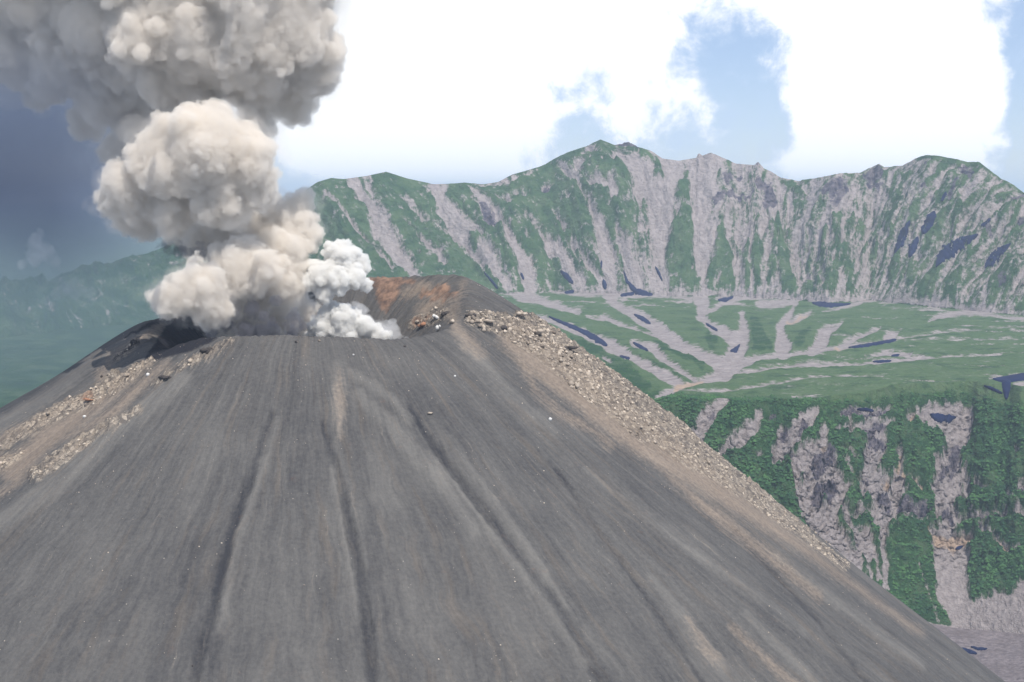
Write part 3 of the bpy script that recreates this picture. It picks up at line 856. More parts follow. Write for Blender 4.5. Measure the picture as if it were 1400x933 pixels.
tanm = [(1, 0, [(462, 510, 2), (464, 545, 6), (466, 600, 1)]), (1, 10, [(60, 90, 10), (90, 200, 22), (180, 280, 30), (250, 360, 14)]),
        (1, 10, [(420, 300, 30), (480, 370, 40), (560, 560, 14), (700, 700, 24), (900, 800, 20), (1000, 880, 20)]),
        (1, 0, [(700, 460, 20), (740, 490, 26), (800, 535, 28), (860, 585, 26), (930, 635, 22), (1010, 690, 16), (1090, 745, 10), (1180, 810, 6), (1260, 865, 5)]),
        (1, 0, [(905, 640, 5), (960, 690, 8), (1030, 745, 7), (1120, 815, 5)]),
        (1, 0, [(940, 850, 4), (965, 890, 6), (980, 905, 5)]), (1, 0, [(1000, 860, 3), (1090, 940, 6)]),
        (1, 8, [(0, 710, 34), (150, 650, 34), (300, 565, 34), (430, 510, 30)]), (1, 8, [(0, 830, 40), (100, 780, 34), (250, 690, 30), (400, 600, 26)]), (1, 8, [(200, 740, 24), (400, 650, 24), (560, 560, 28), (700, 420, 26), (800, 340, 16)]),
        (1, 8, [(480, 400, 24), (560, 300, 22), (680, 210, 16), (780, 160, 14)]), (1, 8, [(60, 860, 60), (220, 700, 60), (400, 580, 50), (560, 460, 40), (700, 350, 24)]), (1, 8, [(0, 960, 20), (200, 830, 12), (420, 720, 12)]),
        (1, 9, [(600, 300, 20), (680, 270, 44), (760, 300, 44), (800, 330, 36), (700, 380, 40)]), (1, 9, [(895, 230, 10), (855, 320, 16), (835, 420, 26), (900, 520, 26), (960, 580, 14)])]
TA = np.clip(paint(np.full(CX.shape, -1.0), ox_, oy_, tanm, 11.0), -1, 1)
rustm = [(1, 9, [(470, 240, 40), (550, 225, 50), (515, 310, 50), (520, 360, 26)]), (1, 9, [(700, 300, 22), (800, 280, 26)]), (1, 9, [(600, 230, 16), (650, 235, 14)]), (1, 9, [(850, 290, 16), (790, 320, 14), (740, 335, 10)]),
         (1, 9, [(690, 300, 12)]), (1, 8, [(380, 520, 9), (440, 515, 7)]), (1, 9, [(660, 450, 12), (720, 430, 14)])]
RU = np.clip(paint(np.full(CX.shape, -1.0), ox_, oy_, rustm, 4.0), -1, 1)
rubm = [(1, 0, [(645, 436, 8), (695, 446, 16), (750, 462, 30), (812, 508, 38), (872, 560, 34), (942, 612, 24), (1012, 660, 16), (1082, 716, 9), (1155, 774, 5)]),
        (1, 8, [(0, 755, 26), (40, 700, 26), (150, 650, 28), (250, 590, 28), (330, 545, 30), (440, 515, 30), (490, 450, 18), (560, 400, 14)]), (1, 8, [(0, 830, 20), (100, 770, 12)]),
        (1, 8, [(170, 880, 30), (300, 790, 30), (400, 710, 26), (540, 640, 22), (660, 570, 12)]), (1, 8, [(520, 480, 22), (600, 420, 24), (660, 380, 22), (720, 340, 16)]), (1, 8, [(740, 450, 12), (850, 370, 14), (1000, 300, 16), (1100, 230, 10)]),
        (1, 8, [(560, 320, 5), (650, 240, 10)]), (1, 9, [(640, 450, 18), (740, 430, 26), (800, 400, 18)])]
RB = np.clip(paint(np.full(CX.shape, -1.0), ox_, oy_, rubm, 7.0), -1, 1)
RB = np.clip(RB + 1.1 * np.minimum(fbm(PH * 0.9, RR / 38.0, 3, 177) + 0.12, 0.15) * 2.0, -1, 1)
ash_shade_m = [(1, 8, [(712, 308, 22), (760, 285, 42), (830, 255, 52), (920, 232, 48), (1020, 208, 22)]), (1, 8, [(850, 125, 20), (835, 190, 38), (780, 240, 34)]), (1, 8, [(600, 212, 4), (690, 168, 10), (780, 128, 12), (850, 125, 14)]),
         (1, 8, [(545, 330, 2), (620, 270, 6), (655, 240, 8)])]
AS = np.clip(paint(np.full(CX.shape, -1.0), ox_, oy_, ash_shade_m, 4.0), -1, 1)  # black ash and rock, with the plume's shadow painted into the rim notch
AS[(XR < 0) & (np.abs(PH) < 30)] = -1
# the far inner wall may only be painted where it is in sight; the near flank is all in sight
hid = (XR < 0) & (np.abs(PH) < 70)
for A in (LV, TA, RU, RB, RL):
    A[hid] = -1
back = (XR > 6) & (np.abs(PH) > 125)
for A in (LV, TA, RU, RB, RL):
    A[back] = -1

fl = sstep(XR, 5, 60)
rad = PH * np.pi / 180
dzc = fl * (1.2 * fbm(rad * 16, RR * 0.004, 3, 140, 0.5) + 0.45 * fbm(rad * 60, RR * 0.012, 3, 145) + 0.22 * fbm(CX / 7, CY / 7, 3, 147))
dzc += fl * 3.0 * fbm(CX / 140, CY / 140, 2, 150)
dzc -= 2.4 * sstep(RL, -0.7, 0.8) * fl * sstep(fbm(CX / 60, CY / 60, 2, 171), -0.5, 0.2)
dzc += 1.3 * sstep(LV, -0.5, 0.8) * fl
rbm = sstep(RB, -0.4, 0.7)
dzc += rbm * (10.0 * np.abs(fbm(rad * 40, RR / 18.0, 4, 152, 0.6)) * sstep(700 - RR, 100, 420) + 2.0 * np.abs(fbm(CX / 11, CY / 11, 3, 153)) + 2.2 * fbm(CX / 3.5, CY / 3.5, 2, 155))
inner = sstep(-XR, 2, 14)
dzc += inner * (5 * ridged(rad * 9, RR * 0.01, 4, 160, 0.55) + 2.5 * fbm(CX / 9, CY / 9, 3, 163))
rimn = np.exp(-(XR / 10.0) ** 2)
dzc += rimn * (1.3 * fbm(rad * 22, RR * 0.0, 4, 166) + (0.8 + 2.2 * (PH > 95)) * fbm(rad * 60, RR * 0.05, 3, 168))
CZw = CZ + dzc + EYE

m_cone, n, bs = new_mat('volcanic_ash')
pos = n.node('ShaderNodeNewGeometry').outputs['Position']
az, rd = n.attr('azimuth'), n.attr('radius')
wob = n.math('MULTIPLY', n.math('SUBTRACT', n.noise(pos, 0.02, 3.0, 0.6), 0.5), 0.05)
az = n.math('ADD', az, wob)
v1 = n.comb(n.math('MULTIPLY', az, 70.0), n.math('MULTIPLY', rd, 0.022))
v2 = n.comb(n.math('MULTIPLY', az, 17.0), n.math('MULTIPLY', rd, 0.007), 3.3)
v3 = n.comb(n.math('MULTIPLY', az, 230.0), n.math('MULTIPLY', rd, 0.09), 7.7)
s1, s2, s3 = n.noise(v1, 1.0, 5.0, 0.62), n.noise(v2, 1.0, 5.0, 0.6, 0.3), n.noise(v3, 1.0, 4.0, 0.6)
g1 = n.noise(pos, 0.35, 5.0, 0.7)
g2 = n.noise(pos, 0.018, 5.0, 0.6)
t = n.math('ADD', n.math('MULTIPLY', s1, 0.38), n.math('MULTIPLY', s2, 0.34))
t = n.math('ADD', t, n.math('MULTIPLY', s3, 0.14))
t = n.math('ADD', t, n.math('MULTIPLY', g2, 0.34))
t = n.math('ADD', t, n.math('MULTIPLY', g1, 0.40))
lv = n.attr('levee')
t = n.math('ADD', t, n.math('MULTIPLY', n.smooth(lv, -0.8, 1.0), 0.17))
t = n.math('SUBTRACT', t, n.math('MULTIPLY', n.smooth(n.attr('rill'), -1.0, 1.0), 0.16))
t = n.lin(t, 0.55, 1.10)
ash = n.mix(t, (0.034, 0.034, 0.038), (0.160, 0.151, 0.138))
# brown and greenish drifts
ash = n.mix(n.math('MULTIPLY', n.smooth(n.noise(v2, 2.3, 4.0, 0.6), 0.5, 0.72), 0.5), ash, n.mix(t, (0.070, 0.060, 0.050), (0.19, 0.158, 0.130)))
tn = n.math('ADD', n.attr('tan'), n.math('MULTIPLY', n.math('SUBTRACT', s1, 0.5), 1.6))
tn = n.math('ADD', tn, n.math('MULTIPLY', n.math('SUBTRACT', g1, 0.5), 1.6))
tnk = n.smooth(tn, -0.7, 1.3)
ash = n.mix(n.math('MULTIPLY', tnk, 0.55), ash, n.mix(g1, (0.16, 0.115, 0.085), (0.46, 0.36, 0.27)))
rb_ = n.math('ADD', n.attr('rubble'), n.math('MULTIPLY', n.math('SUBTRACT', s1, 0.5), 3.0))
rbk = n.smooth(rb_, -0.4, 0.5)
vo = n.voronoi(pos, 0.30, 'F1', 'Color')
sep = n.node('ShaderNodeSeparateColor')
n.put(sep.inputs[0], vo)
vd = n.voronoi(pos, 0.42)
rcol = n.mix(n.smooth(sep.outputs[0], 0.25, 0.95), (0.11, 0.095, 0.085), (0.52, 0.44, 0.35))
rcol = n.mix(n.smooth(n.voronoi(pos, 0.30, 'DISTANCE_TO_EDGE'), 0.0, 0.10), (0.07, 0.06, 0.052), rcol)
ash = n.mix(n.math('MULTIPLY', rbk, 0.70), ash, n.mix(n.smooth(s3, 0.35, 0.65), rcol, n.mix(g1, (0.16, 0.13, 0.105), (0.40, 0.335, 0.265))))
ru = n.math('ADD', n.attr('rust'), n.math('MULTIPLY', n.math('SUBTRACT', n.noise(pos, 0.09, 6.0, 0.7), 0.5), 4.0))
ash = n.mix(n.math('MULTIPLY', n.smooth(ru, -0.6, 1.1), 0.8), ash, n.mix(n.smooth(n.noise(pos, 0.10, 6.0, 0.75), 0.32, 0.68), (0.085, 0.052, 0.040), (0.34, 0.205, 0.135)))
as_ = n.math('ADD', n.attr('soot'), n.math('MULTIPLY', n.math('SUBTRACT', g1, 0.5), 1.6))
ash = n.mix(n.math('MULTIPLY', n.smooth(as_, -0.4, 0.5), 0.93), ash, (0.012, 0.012, 0.017))  # near-black for dark ash and the painted notch shadow
# scattered pale grains
sp1 = n.voronoi(pos, 0.16)
sp = n.math('MULTIPLY', n.smooth(sp1, 0.065, 0.04), n.smooth(n.noise(v2, 1.7, 3.0, 0.6), 0.48, 0.62))
ash = n.mix(n.math('MULTIPLY', sp, 0.75), ash, (0.50, 0.45, 0.38))
n.put(bs.inputs['Base Color'], ash)
bp = n.node('ShaderNodeBump')
bp.inputs['Distance'].default_value = 0.9
bp.inputs['Strength'].default_value = 0.8
hh = n.math('ADD', n.math('MULTIPLY', n.noise(pos, 0.5, 5.0, 0.7), 1.0), n.math('MULTIPLY', s3, 0.7))
hh = n.math('ADD', hh, n.math('MULTIPLY', n.math('MULTIPLY', vd, rbk), 1.5))
n.put(bp.inputs['Height'], hh)
n.put(bs.inputs['Normal'], bp.outputs[0])

cv_ = np.stack([CX, CY, CZw], -1).reshape(-1, 3)
cf = grid_faces(len(rr), NPH, wrap=True)[:, ::-1]
# floor disc
ctr = np.array([[CXc, CYc, -172 - 5 + EYE]])
cv_ = np.concatenate([cv_, ctr])
k = np.arange(NPH)
ci = len(cv_) - 1
disc = np.stack([np.full(NPH, ci), k, (k + 1) % NPH, (k + 1) % NPH], -1)
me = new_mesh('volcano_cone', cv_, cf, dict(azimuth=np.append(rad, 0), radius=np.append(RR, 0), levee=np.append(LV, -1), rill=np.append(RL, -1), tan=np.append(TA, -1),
              rust=np.append(RU, -1), rubble=np.append(RB, -1), soot=np.append(AS, -1)))
cone = link('volcano_cone', me, m_cone, kind='structure')


def cone_h(x, y):
    """world height of the built cone surface"""
    dx, dy = x - CXc, y - CYc
    r = math.hypot(dx, dy)
    a = math.degrees(math.atan2(dx, -dy))
    i = np.interp(a, ph, np.arange(NPH))
    j = np.interp(r, rr, np.arange(len(rr)))
    i0, j0 = int(min(i, NPH - 2)), int(min(j, len(rr) - 2))
    fi, fj = i - i0, j - j0
    A = CZw[j0:j0 + 2, i0:i0 + 2]
    return float((A[0, 0] * (1 - fi) + A[0, 1] * fi) * (1 - fj) + (A[1, 0] * (1 - fi) + A[1, 1] * fi) * fj)


def cone_hit(px, py, y0=300.0, y1=1500.0):
    ax, ay, az_ = ray(px, py)
    yy = np.arange(y0, y1, 6.0)
    prev = None
    for y in yy:
        tt = y / ay
        z = EYE + az_ * tt
        h = cone_h(ax * tt, y)
        if z <= h:
            lo, hi = y - 6, y
            for _ in range(8):
                mid = (lo + hi) / 2
                tm = mid / ay
                if EYE + az_ * tm <= cone_h(ax * tm, mid):
                    hi = mid
                else:
                    lo = mid
            tm = hi / ay
            return Vector((ax * tm, hi, cone_h(ax * tm, hi)))
    return None
# ------------------------------------------------------------------ smoke
def at(px, py, y):
    """world point seen at a pixel, at distance y"""
    ax, ay, az_ = ray(px, py)
    t_ = y / ay
    return Vector((ax * t_, y, EYE + az_ * t_))


def smoke_mat(name, color, dens, aniso=0.15, edge=0.0, nscale=0.12, absorb=None):
    m = bpy.data.materials.new(name)
    m.use_nodes = True
    n = NT(m.node_tree)
    n.n.clear()
    out = n.node('ShaderNodeOutputMaterial')
    pv_ = n.node('ShaderNodeVolumePrincipled')
    pv_.inputs['Color'].default_value = (*color, 1)
    pv_.inputs['Anisotropy'].default_value = aniso
    pv_.inputs['Density Attribute'].default_value = ''
    d = n.attr('density')
    if edge > 0:
        pos = n.node('ShaderNodeNewGeometry').outputs['Position']
        ns = n.noise(pos, nscale, 5.0, 0.62, 0.8)
        d = n.math('SUBTRACT', n.math('MULTIPLY', d, 1.0 + edge), n.math('MULTIPLY', n.smooth(ns, 0.25, 0.72), edge * 1.45), clamp=True)
    n.put(pv_.inputs['Density'], n.math('MULTIPLY', d, dens))
    if absorb:
        pv_.inputs['Absorption Color'].default_value = (*absorb, 1)
    n.l.new(pv_.outputs[0], out.inputs['Volume'])
    return m


def puffs(lobes, depth, levels, rs, squash=1.0):
    """lobes: (px, py, radius px, depth offset m).  Sprout smaller puffs over bigger ones."""
    cur = []
    for l in lobes:
        y = CYc + depth + l[3]
        c = at(l[0], l[1], y)
        cur.append((c.x, c.y, c.z, l[2] * y / F))
    allp = list(cur)
    for (cnt, lo, hi, off, keep) in levels:
        nxt = []
        for (x, y, z, r) in cur:
            for _ in range(cnt):
                u = rs.normal(size=3)
                u /= np.linalg.norm(u)
                if u[1] > 0.75:
                    continue
                k_ = rs.uniform(lo, hi)
                o_ = rs.uniform(*off)
                nxt.append((x + u[0] * r * o_, y + u[1] * r * o_, z + u[2] * r * o_, r * k_))
        # drop those buried in parents
        P_ = np.array(nxt)
        A_ = np.array(cur)
        ok = np.ones(len(P_), bool)
        for (x, y, z, r) in A_:
            d_ = np.sqrt((P_[:, 0] - x) ** 2 + (P_[:, 1] - y) ** 2 + (P_[:, 2] - z) ** 2)
            ok &= ~(d_ + P_[:, 3] * 0.75 < r)
        nxt = [tuple(p_) for p_ in P_[ok]]
        allp += nxt
        cur = nxt
    return np.array(allp)


def fog_object(name, pts, vox, mat, **props):
    me_ = bpy.data.meshes.new(name)
    me_.vertices.add(len(pts))
    me_.vertices.foreach_set('co', pts[:, :3].astype(np.float32).ravel())
    at_ = me_.attributes.new('puff_radius', 'FLOAT', 'POINT')
    at_.data.foreach_set('value', pts[:, 3].astype(np.float32))
    me_.update()
    o = link(name, me_, None, **props)
    g = bpy.data.node_groups.new(name + '_puffs', 'GeometryNodeTree')
    g.interface.new_socket('Geometry', in_out='INPUT', socket_type='NodeSocketGeometry')
    g.interface.new_socket('Geometry', in_out='OUTPUT', socket_type='NodeSocketGeometry')
    gi, go = g.nodes.new('NodeGroupInput'), g.nodes.new('NodeGroupOutput')
    na = g.nodes.new('GeometryNodeInputNamedAttribute')
    na.data_type = 'FLOAT'
    na.inputs['Name'].default_value = 'puff_radius'
    mp = g.nodes.new('GeometryNodeMeshToPoints')
    pv_ = g.nodes.new('GeometryNodePointsToVolume')
    pv_.resolution_mode = 'VOXEL_SIZE'
    pv_.inputs['Voxel Size'].default_value = vox
    pv_.inputs['Density'].default_value = 1.0
    sm = g.nodes.new('GeometryNodeSetMaterial')
    sm.inputs['Material'].default_value = mat
    g.links.new(gi.outputs[0], mp.inputs['Mesh'])
    g.links.new(na.outputs[0], mp.inputs['Radius'])
    g.links.new(mp.outputs[0], pv_.inputs['Points'])
    g.links.new(na.outputs[0], pv_.inputs['Radius'])
    g.links.new(pv_.outputs[0], sm.inputs['Geometry'])
    g.links.new(sm.outputs[0], go.inputs[0])
    md = o.modifiers.new('puffs', 'NODES')
    md.node_group = g
    me_.materials.append(mat)
    return o


rs = np.random.default_rng(21)
ASH_LOBES = [
    # high mass, leaning away to the left
    (20, 40, 75, 40), (70, -30, 90, 30), (90, 70, 60, 20), (150, 20, 80, 0), (60, 110, 35, 60), (150, 120, 48, 30), (185, 170, 30, 40),
    (235, 10, 95, -20), (250, 85, 62, -10), (320, 55, 75, -25), (330, -40, 110, -10), (395, 40, 62, -20), (350, 105, 52, -10), (415, 95, 44, 0),
    (405, 145, 26, 10), (442, 70, 32, 0), (440, 105, 22, 10), (380, 150, 18, 0), (190, -90, 120, 0), (300, -160, 150, 0), (60, -150, 130, 30), (-60, 20, 80, 50), (-120, -60, 120, 60),
    (160, 205, 26, 50), (120, 165, 28, 60),
    # second lobe, bright, nearer
    (280, 205, 62, -75), (225, 225, 52, -70), (330, 215, 46, -70), (345, 255, 36, -60), (185, 262, 42, -60), (160, 275, 30, -50), (235, 280, 42, -60),
    (300, 265, 46, -65), (200, 310, 22, -45), (240, 315, 20, -45), (180, 300, 25, -45),
    # stem behind it
    (310, 320, 36, 30), (360, 300, 40, 0), (400, 300, 32, 0), (415, 320, 26, -5), (415, 272, 18, 0), (385, 345, 38, -20), (430, 300, 12, 0),
    # third lobe
    (335, 345, 26, -50), (320, 370, 38, -60), (350, 370, 34, -55), (275, 395, 38, -85), (240, 408, 30, -90), (225, 412, 24, -90), (290, 420, 30, -80),
    (375, 380, 30, -40), (395, 395, 26, -30), (330, 410, 38, -20), (385, 425, 24, 0), (345, 445, 26, 10), (300, 440, 24, -10), (398, 440, 16, -20), (320, 470, 30, 20), (365, 470, 28, 20),
    (400, 370, 22, -20), (268, 314, 24, 5), (350, 160, 24, -5), (366, 178, 16, -5), (285, 335, 26, 20), (262, 340, 18, 15), (415, 425, 22, 45), (422, 455, 22, 50), (405, 405, 20, 40), (215, 150, 26, 30), (235, 135, 24, 20)]
ash_pts = puffs(ASH_LOBES, 0, [(38, 0.26, 0.44, (0.72, 0.95), 1), (13, 0.24, 0.46, (0.78, 1.02), 1)], rs)
m_ash = smoke_mat('ash_smoke', (0.982, 0.936, 0.872), 0.17, 0.0, 1.8, 0.12)
fog_object('ash_plume', ash_pts, 2.3, m_ash, kind='stuff', label='towering billows of beige grey ash smoke rising from the crater', category='smoke')

fr_pts = puffs([(l[0], l[1], l[2] * 1.10 + 3, l[3]) for l in ASH_LOBES], 0, [(22, 0.3, 0.5, (0.75, 1.05), 1)], rs)
fog_object('ash_fringe', fr_pts, 3.5, smoke_mat('ash_fringe', (0.97, 0.928, 0.875), 0.011, 0.0, 1.5, 0.055), kind='stuff',
           label='thin ragged fringe of ash drifting round the edges of the smoke column', category='smoke')

DK_LOBES = [(345, 422, 13, -62), (378, 412, 11, -58), (402, 436, 12, -45), (308, 442, 13, -60), (335, 452, 15, -60), (372, 448, 13, -58), (398, 455, 12, -50), (416, 446, 9, -40), (360, 432, 10, -64),
            (246, 344, 13, -35), (264, 352, 12, -35), (228, 334, 10, -38), (275, 345, 12, -32), (290, 455, 12, -62), (355, 455, 15, -62), (320, 430, 10, -66)]  # leading ones here are dark puffs in place of shade under the second lobe
dk_pts = puffs(DK_LOBES, 0, [(18, 0.22, 0.5, (0.9, 1.5), 1), (7, 0.3, 0.5, (0.9, 1.3), 1)], rs)
m_dk = smoke_mat('dark_ash_shade', (0.26, 0.26, 0.30), 0.12, 0.0, 1.9, 0.14)
fog_object('dark_ash_and_shade', dk_pts, 1.6, m_dk, kind='stuff', label='blackish ash jets low in the crater and dark puffs added for shade under the pale billows', category='smoke')

ST_LOBES = [(470, 352, 20, -10), (455, 345, 14, -10), (488, 358, 14, -5), (440, 378, 18, -20), (462, 385, 19, -22), (484, 380, 17, -18), (500, 390, 10, -10),
            (425, 388, 12, -20), (445, 402, 13, -22), (430, 365, 12, -10), (455, 365, 14, -15), (498, 365, 10, -5),
            (450, 432, 17, -15), (470, 437, 20, -20), (440, 448, 17, -20), (497, 447, 17, -15), (470, 458, 20, -20), (514, 457, 14, -10), (528, 460, 9, -8), (485, 432, 11, -12), (455, 420, 9, -15), (430, 462, 14, -15)]
st_pts = puffs(ST_LOBES, -10, [(30, 0.3, 0.45, (0.72, 0.98), 1), (12, 0.28, 0.45, (0.75, 1.0), 1)], rs)
m_steam = smoke_mat('pale_steam', (0.9998, 0.988, 0.962), 0.5, 0.0, 0.6, 0.22)
fog_object('steam_plume', st_pts, 0.9, m_steam, kind='stuff', label='small dense cauliflower puffs of white steam beside the ash column', category='steam')


# thin veils: closed ellipsoids filled with patchy vapour
def veil(name, centre, radii, color, dens, label, scale=1.0, lo=0.42, hi=0.7, rot=0.0, cat='smoke', seed=0.0, absorb=None, aniso=0.2):
    import bmesh
    bm = bmesh.new()
    bmesh.ops.create_icosphere(bm, subdivisions=4, radius=1.0)
    for v in bm.verts:
        v.co *= 1.0
    me_ = bpy.data.meshes.new(name)
    bm.to_mesh(me_)
    bm.free()
    m = bpy.data.materials.new(name)
    m.use_nodes = True
    n = NT(m.node_tree)
    n.n.clear()
    out = n.node('ShaderNodeOutputMaterial')
    pv_ = n.node('ShaderNodeVolumePrincipled')
    pv_.inputs['Color'].default_value = (*color, 1)
    pv_.inputs['Anisotropy'].default_value = aniso
    oc = n.node('ShaderNodeTexCoord').outputs['Object']
    pos = n.vmath('ADD', oc, (seed, seed * 1.7, seed * 0.3))
    ns = n.noise(pos, 1.6 * scale, 4.0, 0.55)
    k_ = n.smooth(ns, lo, hi)
    rr_ = n.vmath('LENGTH', oc)
    rr_ = n.math('ADD', rr_, n.math('MULTIPLY', n.math('SUBTRACT', ns, 0.5), 0.8))
    fall = n.smooth(rr_, 1.0, 0.25)
    d = n.math('MULTIPLY', n.math('MULTIPLY', k_, fall), dens)
    n.put(pv_.inputs['Density'], d)
    if absorb:
        pv_.inputs['Absorption Color'].default_value = (*absorb, 1)
    n.l.new(pv_.outputs[0], out.inputs['Volume'])
    m.cycles.volume_step_rate = 1.0
    o = link(name, me_, m, kind='stuff', label=label, category=cat)
    o.location = centre
    o.scale = radii
    o.rotation_euler = (0, rot, 0)
    return o


veil('ash_veil', at(20, 190, 1500), (230, 150, 190), (0.22, 0.27, 0.40), 0.022, 'dark blue grey veil of falling ash left of the column', 0.9, 0.15, 0.75, 0.2)
veil('ash_veil', at(30, 150, 1010), (120, 60, 85), (0.30, 0.35, 0.45), 0.011, 'thin dark ash curtain trailing below the upper left smoke', 1.3, 0.25, 0.7, 0.2, 'smoke', 21.0)
veil('ash_veil', at(40, 440, 1900), (400, 170, 170), (0.36, 0.46, 0.50), 0.0052, 'pale blue grey haze of ash over the green slope left of the cone', 0.8, 0.1, 0.7, 0.0, 'smoke', 6.0)


def wisp(name, lobes, depth, dens, color, label, cat, vox=1.8, edge=1.5, ns=0.07):
    pts = puffs(lobes, depth, [(24, 0.28, 0.5, (0.7, 1.05), 1), (7, 0.3, 0.5, (0.8, 1.1), 1)], rs)
    fog_object(name, pts, vox, smoke_mat(name, color, dens, 0.1, edge, ns), kind='stuff', label=label, category=cat)


wisp('smoke_wisp', [(48, 330, 13, 0), (62, 345, 15, 0), (45, 352, 12, 0), (75, 358, 10, 0), (30, 362, 9, 0), (55, 318, 8, 0)], 40, 0.028, (0.96, 0.955, 0.95),
     'small pale wisp of smoke drifting alone left of the column', 'smoke')
wisp('smoke_wisp', [(100, 395, 16, 0), (122, 402, 12, 0), (80, 402, 12, 0), (115, 415, 9, 0), (62, 412, 9, 0)], 90, 0.012, (0.95, 0.95, 0.95),
     'faint lower wisp of smoke over the hazy green slope', 'smoke')
wisp('crater_vapour', [(505, 452, 14, 0), (525, 456, 12, 5), (543, 460, 8, 5), (556, 463, 5, 0), (520, 446, 9, 10), (500, 440, 12, 15), (490, 425, 12, 20), (535, 450, 12, 10), (570, 464, 6, 5)], -5, 0.10, (0.996, 0.99, 0.985),
     'thin bluish white vapour hanging low inside the crater rim', 'steam', 1.1, 0.9, 0.12)

# ------------------------------------------------------------------ boulders
def rock_verts(r_, seed, flat=0.75):
    import bmesh
    bm = bmesh.new()
    bmesh.ops.create_icosphere(bm, subdivisions=1, radius=1.0)
    rg = np.random.default_rng(seed)
    for v in bm.verts:
        v.co *= rg.uniform(0.62, 1.12)
        v.co.z *= flat
    vs = np.array([v.co[:] for v in bm.verts])
    fs = np.array([[l.index for l in f.verts] for f in bm.faces])
    bm.free()
    return vs * r_, fs


m_bpal, n, bs = new_mat('pale_boulder')
pos = n.node('ShaderNodeNewGeometry').outputs['Position']
rnd = n.node('ShaderNodeNewGeometry').outputs['Random Per Island']
ri = n.node('ShaderNodeObjectInfo').outputs['Random']
ns = n.noise(pos, 0.8, 4.0, 0.65)
r2 = n.math('FRACT', n.math('ADD', rnd, ri))
cc = n.mix(r2, (0.08, 0.068, 0.060), (0.62, 0.53, 0.43))
n.put(bs.inputs['Base Color'], n.mix(n.smooth(ns, 0.35, 0.75), cc, (0.36, 0.29, 0.225)))
m_bdark, n, bs = new_mat('dark_boulder')
pos = n.node('ShaderNodeNewGeometry').outputs['Position']
ns = n.noise(pos, 1.1, 4.0, 0.65)
n.put(bs.inputs['Base Color'], n.mix(ns, (0.02, 0.018, 0.02), (0.11, 0.095, 0.085)))
m_bwhite, n, bs = new_mat('white_boulder')
pos = n.node('ShaderNodeNewGeometry').outputs['Position']
ns = n.noise(pos, 1.4, 4.0, 0.65)
n.put(bs.inputs['Base Color'], n.mix(ns, (0.42, 0.40, 0.38), (0.80, 0.78, 0.74)))
m_brust, n, bs = new_mat('rusty_boulder')
pos = n.node('ShaderNodeNewGeometry').outputs['Position']
ns = n.noise(pos, 0.9, 4.0, 0.65)
n.put(bs.inputs['Base Color'], n.mix(ns, (0.16, 0.055, 0.03), (0.50, 0.28, 0.17)))

# candidates: cone surface cells inside the rubble mask, facing us
ok = (RB > 0.05) & (np.abs(PH) < 122) & (KX > -40) & (KX < 1440) & (KY < 960)
jj, ii = np.nonzero(ok)
wgt = RR[jj, ii] * (0.12 + sstep(fbm(rad[jj, ii] * 30, RR[jj, ii] / 26.0, 3, 178), -0.15, 0.4))  # cell area grows with radius
wgt = wgt / wgt.sum()
rg = np.random.default_rng(77)
n_small = 14000
pick = rg.choice(len(jj), n_small, p=wgt)
base_shapes = [rock_verts(1.0, 500 + q) for q in range(12)]
vs_all, fs_all, off = [], [], 0
sel_big = []
for q in range(n_small):
    j, i = jj[pick[q]], ii[pick[q]]
    x = CX[j, i] + rg.uniform(-1.5, 1.5)
    y = CY[j, i] + rg.uniform(-1.5, 1.5)
    if KX[j, i] < 560 and rg.random() < 0.62:
        continue
    up_ = 1.0 - 0.55 * min(1.0, max(0.0, (KX[j, i] - 760) / 260.0))
    r_ = (0.26 + 1.5 * rg.random() ** 5) * (0.7 + 0.5 * up_) * (0.75 if KX[j, i] < 560 else 1.0)
    if len(sel_big) < 330 and rg.random() < 0.03:
        sel_big.append((x, y, (1.1 + 2.3 * rg.random() ** 1.6) * (0.55 + 0.5 * up_), float(KX[j, i])))
        continue
    bs_, bf_ = base_shapes[q % 12]
    th = rg.uniform(0, 6.28)
    c_, s_ = math.cos(th), math.sin(th)
    v = bs_ * r_ * np.array([rg.uniform(0.8, 1.5), rg.uniform(0.8, 1.2), rg.uniform(0.8, 1.5)])
    v = np.stack([v[:, 0] * c_ - v[:, 1] * s_, v[:, 0] * s_ + v[:, 1] * c_, v[:, 2]], -1)
    z = CZw[j, i]
    dxx, dyy = x - CX[j, i], y - CY[j, i]
    z = cone_h(x, y)
    vs_all.append(v + np.array([x, y, z + 0.02 * r_]))
    fs_all.append(bf_ + off)
    off += len(bs_)
# thin scatter over the open flank
ok2 = (RB < -0.2) & (np.abs(PH) < 112) & (XR > 8) & (KX > -30) & (KX < 1430) & (KY < 950)
jj2, ii2 = np.nonzero(ok2)
cl = fbm(rad[jj2, ii2] * 14, RR[jj2, ii2] / 60, 3, 200)
w2 = RR[jj2, ii2] ** 0.4 * sstep(cl, -0.1, 0.5)
w2 /= w2.sum()
for pk in rg.choice(len(jj2), 900, p=w2):
    j, i = jj2[pk], ii2[pk]
    bs_, bf_ = base_shapes[pk % 12]
    r_ = 0.22 + 0.5 * rg.random() ** 5
    vs_all.append(bs_ * r_ + np.array([CX[j, i], CY[j, i], CZw[j, i] + 0.1 * r_]))
    fs_all.append(bf_ + off)
    off += len(bs_)
me = new_mesh('rubble', np.concatenate(vs_all), np.concatenate(fs_all), smooth=False)
link('rubble', me, m_bpal, kind='stuff', label='loose pale brown rubble and stones scattered on the ash cone', category='rubble')

